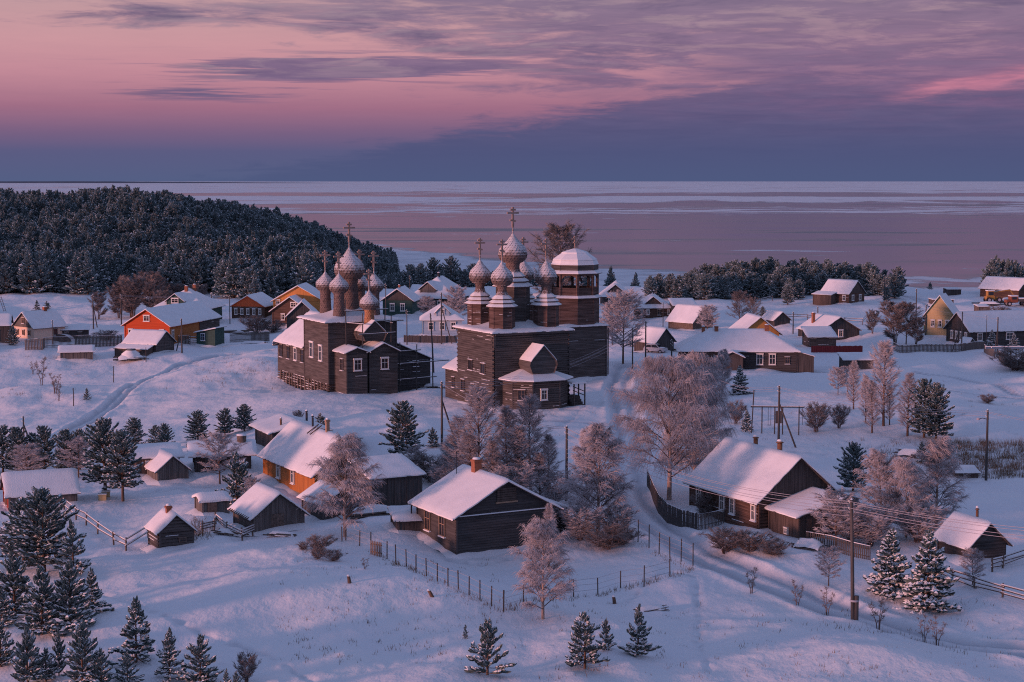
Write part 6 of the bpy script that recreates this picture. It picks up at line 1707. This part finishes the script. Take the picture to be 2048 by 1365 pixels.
pole('swing', 1557, 893, 770, 'braced pole behind the swing frame on the open snow', brace=(1594, 895))
pole('mid', 884, 893, 762, 'braced pole between the two churches', brace=(908, 868))
pole('road', 1133, 1000, 850, 'pole behind the dark middle house, beside the frosted clump')
pole('tall_a', 868, 747, 626, 'leaning bare pole right of the scaffolding', r=.11, lean=-.5)
pole('blue', 883, 688, 585, 'double pole before the pale blue cottage', brace=(905, 688))
pole('gap', 814, 690, 620, 'short pole behind the scaffolding', r=.1)
pole('green', 772, 660, 568, 'pole before the dark green house', r=.1)
pole('rearb', 820, 612, 552, 'pole at the dormer of the big dark house', r=.1)
pole('redr', 364, 707, 637, 'pole with props before the red house', brace=(352, 702))
pole('thick1', 187, 658, 590, 'braced pole left of the brown thicket', brace=(195, 655))
pole('thick2', 243, 650, 589, 'pole in front of the brown thicket')
pole('left', 48, 892, 832, 'short braced pole above the long barn pines', brace=(58, 872), r=.1)
pole('five', 460, 648, 592, 'pole at the corner of the five windowed house', r=.1)
pole('green2', 424, 640, 588, 'pole behind the red house roof', brace=(438, 640), r=.1)
pole('cottage', 106, 690, 640, 'thin mast before the cream cottage', r=.07)
pole('tree_r', 1265, 735, 655, 'pole half hidden by the big frosted tree', r=.1)
pole('car', 1291, 738, 642, 'dark pole left of the parked car', r=.12)
pole('corner', 1343, 735, 680, 'sunlit pole at the corner of the long log house', r=.12)
pole('court', 1326, 655, 605, 'thin pole before the house with lit window', r=.08)
pole('f1', 1635, 662, 614, 'pole by the field fence above the dark barn', r=.11)
pole('f2', 1586, 668, 624, 'pole right of the small dark gabled shed', r=.11)
pole('f3', 1832, 637, 578, 'tall pole on the far snowfield by the road', r=.12)
pole('f4', 1851, 672, 610, 'pole left of the bright green shed', r=.12)
pole('lake', 1768, 605, 550, 'lakeside pole with pale slanting brace', brace=(1774, 610), r=.12)
pole('r1', 1923, 702, 623, 'pole with long white brace before the dark house', brace=(1903, 702), r=.11)
pole('r2', 1994, 715, 634, 'double pole at the bend of the right road', brace=(1988, 716), r=.12)
pole('r3', 1972, 700, 630, 'thin mast on the roof line of the dark house', r=.05)
def wires(label, pairs, sag=.03, r=.016):
    """each pair: two points in space"""
    o = Vector(pairs[0][0])
    root = thing('power_line', label, 'power line', tuple(o))
    for a, b in pairs:
        a = Vector(a); b = Vector(b); n = 14; L = (b - a).length
        pts = []
        for i in range(n + 1):
            t_ = i / n; p_ = a.lerp(b, t_); p_.z -= 4 * sag * L * t_ * (1 - t_); pts.append(p_ - o)
        mb = MB(); mb.tube(pts, r, 4, cap=False); mb.build('wire', 'wire', root)
T = TOPS
off = lambda k, dx, dz: T[k] + Vector((dx, 0, dz))
out_r = G(2250, 1330) + Vector((0, 0, 8.0))
five_h = ((-.16, -.1), (.16, -.3), (-.16, -.55), (.16, -.8), (-.16, -1.1))
far_l = T['road']
birch_gap = G(1252, 925) + Vector((0, 0, 1.6))
wires('wires sagging from the front pole past the long roofed log house', [(off('front', dx, dz), off('road', dx, dz)) for dx, dz in five_h], .025)
wires('wires leaving the front pole to the lower right', [(off('front', dx, dz), out_r + Vector((dx * 2, 0, dz * 1.2))) for dx, dz in five_h[:4]], .02)
wires('wires from the middle pole across the log church to the right', [(off('mid', dx, dz), off('car', dx, dz)) for dx, dz in five_h[:4]], .03, .014)
wires('wires from the pole behind the middle house to the braced church pole', [(off('road', dx, dz), off('mid', dx, dz)) for dx, dz in five_h[:2]], .03, .013)
wires('wires from the swing pole over the right snowfield to the lamp pole', [(off('swing', dx, dz), off('lamp', dx, dz)) for dx, dz in five_h[:3]], .025, .014)
wires('wires from the long log house corner to the swing pole', [(off('corner', dx, dz), off('swing', dx, dz)) for dx, dz in five_h[:3]], .03, .014)
wires('wires running on from the lamp pole past the right edge', [(off('lamp', dx, dz), G(2260, 1010) + Vector((0, 0, 7 + dz))) for dx, dz in five_h[:2]], .025, .014)
wires('wires strung between the two thicket poles', [(off('thick1', dx, dz), off('thick2', dx, dz)) for dx, dz in five_h[:3]], .03, .014)
wires('wires from the thicket pole past the red house', [(off('thick2', dx, dz), off('green2', dx, dz)) for dx, dz in five_h[:2]], .02, .013)
wires('wires above the orange gabled house', [(off('green2', dx, dz), off('five', dx, dz)) for dx, dz in five_h[:2]], .02, .013)
wires('wires along the low left slope posts', [(T['left'], G(147, 800) + Vector((0, 0, 2.6))), (G(147, 800) + Vector((0, 0, 2.6)), G(227, 765) + Vector((0, 0, 2.4))), (G(227, 765) + Vector((0, 0, 2.4)), G(292, 714) + Vector((0, 0, 2.0)))], .02, .012)
wires('wire from the corner pole to the bend of the right road', [(off('r1', .1, -.2), off('r2', -.1, -.2)), (off('r1', .1, -.2), off('f4', -.1, -.2))], .02, .013)
for px, yb, yt, lab in ((147, 812, 776, 'lone stake in the middle of the left slope'), (227, 765, 732, 'lone stake below the lumber heap'), (292, 724, 695, 'stake with a cross rail beside the lumber heap')):
    g = G(px, yb); h = (yb - yt) * g.y / FPX
    mb = MB(); mb.tube([(0, 0, -.4), (.04, 0, h * .6), (.02, 0, h)], [.07, .065, .055], 6); o_ = mb.build('fence_stake', 'pole_wood'); o_.location = g; tag(o_, lab, 'stake')

# ------------------------------------------------------------------ small things
def heap(name, label, cat, px, py, L, W_, H, m='old_wood', n=14, yaw=0, seed=1, r=.09):
    """a stack of logs or boards with snow over it"""
    R = random.Random(seed)
    root = thing(name, label, cat, tuple(G(px, py)), yaw)
    for k in range(n):
        y = R.uniform(-W_ / 2, W_ / 2); z = R.uniform(0.05, H) * (1 - abs(y) / W_); x = R.uniform(-.25, .25) * L
        a = R.uniform(-.12, .12)
        mb = MB(); mb.tube([(x - L * .4, y - a * L, z), (x + L * .4, y + a * L, z + R.uniform(-.08, .12))], r * R.uniform(.7, 1.2), 6); mb.build('log', m, root)
    mb = MB()
    rows = []
    for i in range(9):
        row = []
        for j in range(7):
            u = -1 + i / 4; v = -1 + j / 3
            row.append((u * L * .45 + R.uniform(-.05, .05), v * W_ * .45, (H + .12) * max(0, 1 - .55 * v * v) * (1 - .35 * u ** 4) + R.uniform(-.05, .05) - (.12 if abs(u) == 1 or abs(v) == 1 else 0)))
        rows.append(row)
    mb.grid(rows, 0, True); mb.build('snow', 'snow', root)
    return root
lh = heap('lumber_heap', 'snow capped lumber heap with an upturned tub by the old barn', 'lumber heap', 262, 722, 4.6, 3.0, 1.0, n=18, yaw=14)
mb = MB(); mb.lathe([(1.7, .6), (1.5, 1.2), (.8, 1.7), (.72, 1.95), (0, 2.0)], 16, (0, .5, 0)); mb.build('snow_mound', 'snow', lh)
mb = MB(); mb.lathe([(.8, 1.75), (.84, 1.92), (.8, 1.98)], 16, (0, .5, 0)); mb.build('tub', 'metal_dark', lh)
heap('board_pile', 'scattered board pile under the scaffolding of the left church', 'board pile', 812, 781, 5.0, 2.4, .5, n=16, yaw=12, seed=3, r=.08)
heap('firewood_pile', 'snowy firewood pile behind the flat shelter', 'firewood', 742, 1032, 4.0, 1.2, .8, n=16, yaw=28, seed=4)
heap('log_pile', 'log pile with snow beside the rear barn of the red house', 'log pile', 470, 668, 6.0, 2.0, .9, n=12, yaw=-6, seed=5, r=.14)
heap('log_pile', 'long log pile in front of the far yellow machine', 'log pile', 1978, 613, 6.0, 2.0, 1.0, n=14, yaw=-4, seed=6, r=.16)
heap('log_pile', 'slanting board stack right of the far yellow machine', 'log pile', 2015, 606, 4.0, 2.0, 1.2, n=12, yaw=24, seed=7, r=.13)
heap('plank_pile', 'old planks under snow by the tumbledown rails', 'plank pile', 462, 1070, 3.0, .9, .35, n=8, yaw=-30, seed=8, r=.06)
heap('timber_pile', 'snow covered timber pile right of the woodshed wall', 'timber pile', 1618, 1098, 2.4, 1.6, .7, n=7, yaw=-35, seed=9, r=.08)
heap('plank_pile', 'snow bank of planks before the picket fence, left rear', 'plank pile', 508, 688, 5.0, .9, .4, n=6, yaw=4, seed=10, r=.08)
heap('plank_pile', 'snow buried boards in front of the open log shed door', 'plank pile', 565, 1072, 2.6, .8, .25, n=5, yaw=-20, seed=12, r=.05)
heap('brush_pile', 'tangled fallen branches on the front slope', 'branches', 1302, 1222, 2.2, 1.2, .25, 'branch', 16, 20, 13, .025)
heap('board_pile', 'low dark timbers at the left foot of the log church', 'board pile', 868, 776, 3.2, 1.6, .5, n=8, yaw=-4, seed=14, r=.08)
heap('wood_stack', 'stacked boards with snow beside the garage gable', 'wood stack', 1335, 702, 4.0, 1.4, 1.1, n=12, yaw=0, seed=15, r=.1)
heap('wood_stack', 'grey brush stack in the weeds right of the birches', 'brush stack', 1822, 915, 3.0, 1.2, .8, 'branch', 16, -30, 16, .05)
for px, py, lab, tx in ((868, 1196, 'snow topped stump on the lit front slope', .35), (700, 1167, 'low stump on the bank under the gate', .1), (1230, 1208, 'stub stump under the front fence', .1)):
    g = G(px, py); st = thing('tree_stump', lab, 'stump', tuple(g))
    mb = MB(); mb.tube([(0, 0, -.2), (-tx * .6, 0, .25), (-tx, 0, .5)], [.15, .12, .11], 8); mb.build('stem', 'bark', st)
    mb = MB(); mb.tube([(-tx, 0, .502), (-tx, 0, .6)], [.13, .08], 8); mb.build('snow_cap', 'snow', st)
for i, (px, py, lab) in enumerate(((205, 1001, 'pale wooden box under the yard pines, lower and nearer one'), (212, 995, 'pale wooden box beside the left yard pine trunk'))):
    g = G(px, py); bx = thing('wooden_box', lab, 'box', tuple(g), 10)
    mb = MB(); mb.box(-.35, .35, -.3, .3, -.1, .5); mb.box(-.4, .4, -.35, .35, .5, .56); mb.build('case', 'pale_yellow', bx)
    mb = MB(); mb.box(-.38, .38, -.33, .33, .563, .64); mb.build('snow', 'snow', bx)
# swing frame
g = G(1557, 868); sw = thing('swing_frame', 'timber swing frame with hanging bar by the braced pole', 'swing', tuple(g), 0)
for x, h in ((-3.1, 3.4), (-1.9, 3.2), (2.3, 3.2), (.45, 3.0), (-.45, 3.0)):
    mb = MB(); mb.tube([(x, 0, -.4), (x + (.25 if x < -2.5 else 0), 0, h + (1.6 if x < -2.5 else 0))], .07, 6); mb.build('post', 'pole_wood', sw)
mb = MB(); mb.tube([(-3.2, 0, 3.1), (2.9, 0, 3.05)], .08, 6); bm_ = mb.build('beam', 'pole_wood', sw)
mb = MB(); mb.beam((-3.1, 0, 3.2), (2.8, 0, 3.15), .12, .06); mb.build('snow', 'snow', bm_)
mb = MB(); mb.box(-.35, .35, -.1, .1, 1.2, 2.6); mb.build('panel', 'dark_planks', sw)
for x in (-1.2, -.9, 2.7):
    mb = MB(); mb.tube([(x, 0, 3.0), (x, 0, 1.0)], .025, 5); mb.build('rope', 'pole_wood', sw)
mb = MB(); mb.beam((-1.25, 0, 1.0), (-.85, 0, 1.0), .2, .04); mb.build('seat', 'old_wood', sw)

def wheel(root, x, y, z, r, wd):
    mb = MB(); mb.tube([(x, y - wd / 2, z), (x, y + wd / 2, z)], r, 16); w_ = mb.build('wheel', 'rubber', root)
    mb = MB(); mb.tube([(x, y - wd / 2 - .012, z), (x, y + wd / 2 + .012, z)], r * .55, 12); mb.build('rim', 'wire', w_)
def car(px, py, yaw, label):
    root = thing('parked_car', label, 'car', tuple(G(px, py)), yaw)
    def sec(pts, w0, w1, m_, nm, par=root):
        mb = MB(); n = len(pts)
        L_ = [(x, -w0 / 2 if z < .85 else -w1 / 2, z) for x, z in pts]; R_ = [(x, -y, z) for x, y, z in L_]
        mb.poly(L_); mb.poly(R_)
        for i in range(n): mb.poly([L_[i], L_[(i + 1) % n], R_[(i + 1) % n], R_[i]])
        return mb.build(nm, m_, par)
    body = sec([(-1.85, .32), (1.8, .32), (1.86, .62), (1.75, .84), (.95, .92), (.45, 1.42), (-1.35, 1.46), (-1.8, .92), (-1.88, .6)], 1.62, 1.42, 'car_paint', 'body')
    for s_ in (-1, 1):
        for x in (-1.2, 1.15): wheel(root, x, s_ * .74, .3, .31, .18)
        mb = MB(); y = s_ * .735
        mb.poly([(-1.45, y, .95), (-.55, y, .95), (-.55, y * .985, 1.36), (-1.25, y * .985, 1.36)]); mb.build('side_window', 'glass', root)
        mb = MB(); mb.poly([(-.45, y, .95), (.78, y, .95), (.4, y * .985, 1.36), (-.45, y * .985, 1.36)]); mb.build('side_window', 'glass', root)
        mb = MB(); mb.tube([(1.83, s_ * .55, .66), (1.875, s_ * .55, .66)], .11, 10); mb.build('headlight', 'white_paint', root)
    mb = MB(); mb.poly([(.99, -.6, .95), (.99, .6, .95), (.53, .58, 1.38), (.53, -.58, 1.38)]); mb.build('windscreen', 'glass', root)
    mb = MB(); mb.poly([(-1.84, -.55, .95), (-1.84, .55, .95), (-1.43, .55, 1.38), (-1.43, -.55, 1.38)]); mb.build('rear_window', 'glass', root)
    mb = MB(); mb.grid([[(x, y * (1 - .08 * abs(x)), 1.47 + .12 * (1 - (y / .72) ** 4) * (1 if abs(x + .45) < .85 else .3)) for y in (-.72, -.6, -.2, .2, .6, .72)] for x in (-1.4, -1.3, -.7, 0, .4, .5)], 0, True); mb.build('roof_snow', 'snow', root)
    mb = MB(); mb.grid([[(x, y, .93 - .06 * (x - .95) + .1 * (1 - (y / .74) ** 4)) for y in (-.74, -.6, -.2, .2, .6, .74)] for x in (.95, 1.1, 1.5, 1.8)], 0, True); mb.build('bonnet_snow', 'snow', root)
car(1311, 706, -28, 'snow covered hatchback parked beside the gabled garage')
car(1278, 694, -8, 'second car buried in snow behind the dark pole')
# far machinery
g = G(1984, 605); tr_ = thing('yellow_machine', 'snowy yellow wheeled loader before the far right log house', 'tractor', tuple(g), 8)
mb = MB(); mb.box(-1.6, .4, -.7, .7, .7, 1.5); mb.box(.4, 2.0, -.5, .5, .7, 1.25); mb.build('body', 'machine_yellow', tr_)
mb = MB(); mb.box(-1.3, .2, -.65, .65, 1.5, 2.7); cb = mb.build('cab', 'machine_yellow', tr_)
mb = MB(); mb.poly([(-1.2, -.66, 1.7), (.1, -.66, 1.7), (.1, -.66, 2.5), (-1.2, -.66, 2.5)]); mb.build('pane', 'glass', cb)
mb = MB(); mb.box(-1.4, .3, -.75, .75, 2.705, 2.9); mb.build('snow', 'snow', cb)
for x in (-1.1, 1.4):
    for y in (-.85, .85): wheel(tr_, x, y, .6, .65, .4)
mb = MB(); mb.beam((.3, 0, 2.4), (4.4, 0, 2.9), .22, .26); mb.beam((4.4, 0, 2.9), (5.6, 0, 1.3), .18, .22); bo_ = mb.build('boom', 'machine_yellow', tr_)
mb = MB(); mb.beam((.4, 0, 2.58), (4.3, 0, 3.08), .24, .1); mb.build('snow', 'snow', bo_)
mb = MB(); mb.box(5.0, 6.0, -.6, .6, .7, 1.4); mb.build('bucket', 'metal_dark', tr_)
g = G(2036, 612); tk = thing('old_truck', 'old orange truck under snow at the right edge', 'truck', tuple(g), 6)
mb = MB(); mb.box(-2.0, -.4, -.95, .95, .8, 2.2); cb = mb.build('cab', 'truck_orange', tk)
mb = MB(); mb.poly([(-1.8, -.96, 1.5), (-.7, -.96, 1.5), (-.7, -.96, 2.05), (-1.8, -.96, 2.05)]); mb.build('pane', 'glass', cb)
mb = MB(); mb.box(-2.05, -.35, -1, 1, 2.205, 2.4); mb.build('snow', 'snow', cb)
mb = MB(); mb.box(-3.0, -2.0, -.8, .8, .8, 1.45); mb.build('bonnet', 'truck_orange', tk)
mb = MB(); mb.box(-.3, 3.4, -1, 1, 1.0, 1.6); bd = mb.build('bed', 'dark_planks', tk)
mb = MB(); mb.box(-.25, 3.35, -.95, .95, 1.603, 1.85); mb.build('snow', 'snow', bd)
for x in (-2.4, 1.2, 2.4):
    for y in (-.9, .9): wheel(tk, x, y, .5, .52, .3)
g = G(1977, 716); ms_ = thing('post_rail', 'snow topped rail on posts behind the double pole at the right', 'rail', tuple(G(2000, 722)), 0)
for k in range(4):
    mb = MB(); mb.beam((1.2 + 1.9 * k, 5, -.4), (1.2 + 1.9 * k, 5, 1.5), .1, .1); mb.build('post', 'pole_wood', ms_)
mb = MB(); mb.tube([(-1, 5, 1.6), (9, 5, 1.6)], .18, 8); pp = mb.build('rail', 'wire', ms_)
mb = MB(); mb.beam((-1, 5, 1.82), (9, 5, 1.82), .26, .1); mb.build('snow', 'snow', pp)

# ------------------------------------------------------------------ dry weeds poking through the snow
def weeds():
    R = random.Random(77)
    V_, F_ = [], []
    def tuft(x, y, n, h, spread):
        z = float(ht(x, y, False))
        for _ in range(n):
            bx, by = x + R.gauss(0, spread), y + R.gauss(0, spread)
            hh = h * R.uniform(.4, 1.1); a = R.uniform(0, 6.28); ln = R.uniform(.1, .6) * hh
            wd = R.uniform(.010, .020)
            i = len(V_)
            bz = z - .08
            tx, ty = bx + math.cos(a) * ln, by + math.sin(a) * ln
            V_.extend([(bx - wd, by, bz), (bx + wd, by, bz), (tx, ty, bz + hh), (bx, by - wd, bz), (bx, by + wd, bz)])
            F_.append((i, i + 1, i + 2)); F_.append((i + 3, i + 4, i + 2))
    def along(pts, step, n, h, sp):
        for q, d in dense(pts, step):
            if R.random() < .75: tuft(q.x + R.gauss(0, .2), q.y + R.gauss(0, .2), n, h, sp)
    along([(742, 1104), (792, 1130), (853, 1158), (917, 1184), (960, 1205), (1007, 1225)], .35, 9, .45, .2)
    along([(1007, 1225), (1147, 1198), (1241, 1180), (1340, 1158), (1386, 1138)], .35, 8, .5, .2)
    along([(1235, 1066), (1298, 1100), (1386, 1138)], .5, 6, .4, .2)
    along([(1660, 1255), (1790, 1268), (1900, 1300), (2000, 1320)], .8, 6, .5, .35)
    for _ in range(420):
        g = G(R.uniform(1850, 2060), R.uniform(885, 958)); tuft(g.x, g.y, 16, .9, .35)
    for _ in range(50):
        g = G(R.uniform(1690, 1860), R.uniform(880, 930)); tuft(g.x, g.y, 8, .7, .25)
    for _ in range(90):
        g = G(R.gauss(480, 60), R.gauss(745, 16)); tuft(g.x, g.y, 7, .5, .3)
    for _ in range(60):
        g = G(R.uniform(0, 170), R.uniform(690, 800)); tuft(g.x, g.y, 7, .5, .35)
    for _ in range(230):
        g = G(R.uniform(560, 1000), R.uniform(1120, 1330)); tuft(g.x, g.y, 5, .3, .2)
    for _ in range(200):
        g = G(R.uniform(1000, 2040), R.uniform(1200, 1360)); tuft(g.x, g.y, 5, .32, .22)
    for _ in range(140):
        g = G(R.uniform(1250, 2040), R.uniform(745, 900)); tuft(g.x, g.y, 5, .35, .25)
    for _ in range(40):
        g = G(R.uniform(860, 1250), R.uniform(820, 880)); tuft(g.x, g.y, 5, .35, .25)
    for _ in range(60):
        g = G(R.uniform(380, 420), R.uniform(1040, 1080)); tuft(g.x, g.y, 9, .6, .3)
    me = bpy.data.meshes.new('dry_weeds'); me.from_pydata(V_, [], F_); me.materials.append(MAT['dry_grass']); me.update()
    o = bpy.data.objects.new('dry_weeds', me); COL.objects.link(o)
    tag(o, 'dry weeds and grass stalks poking through the snow', kind='stuff')
weeds()
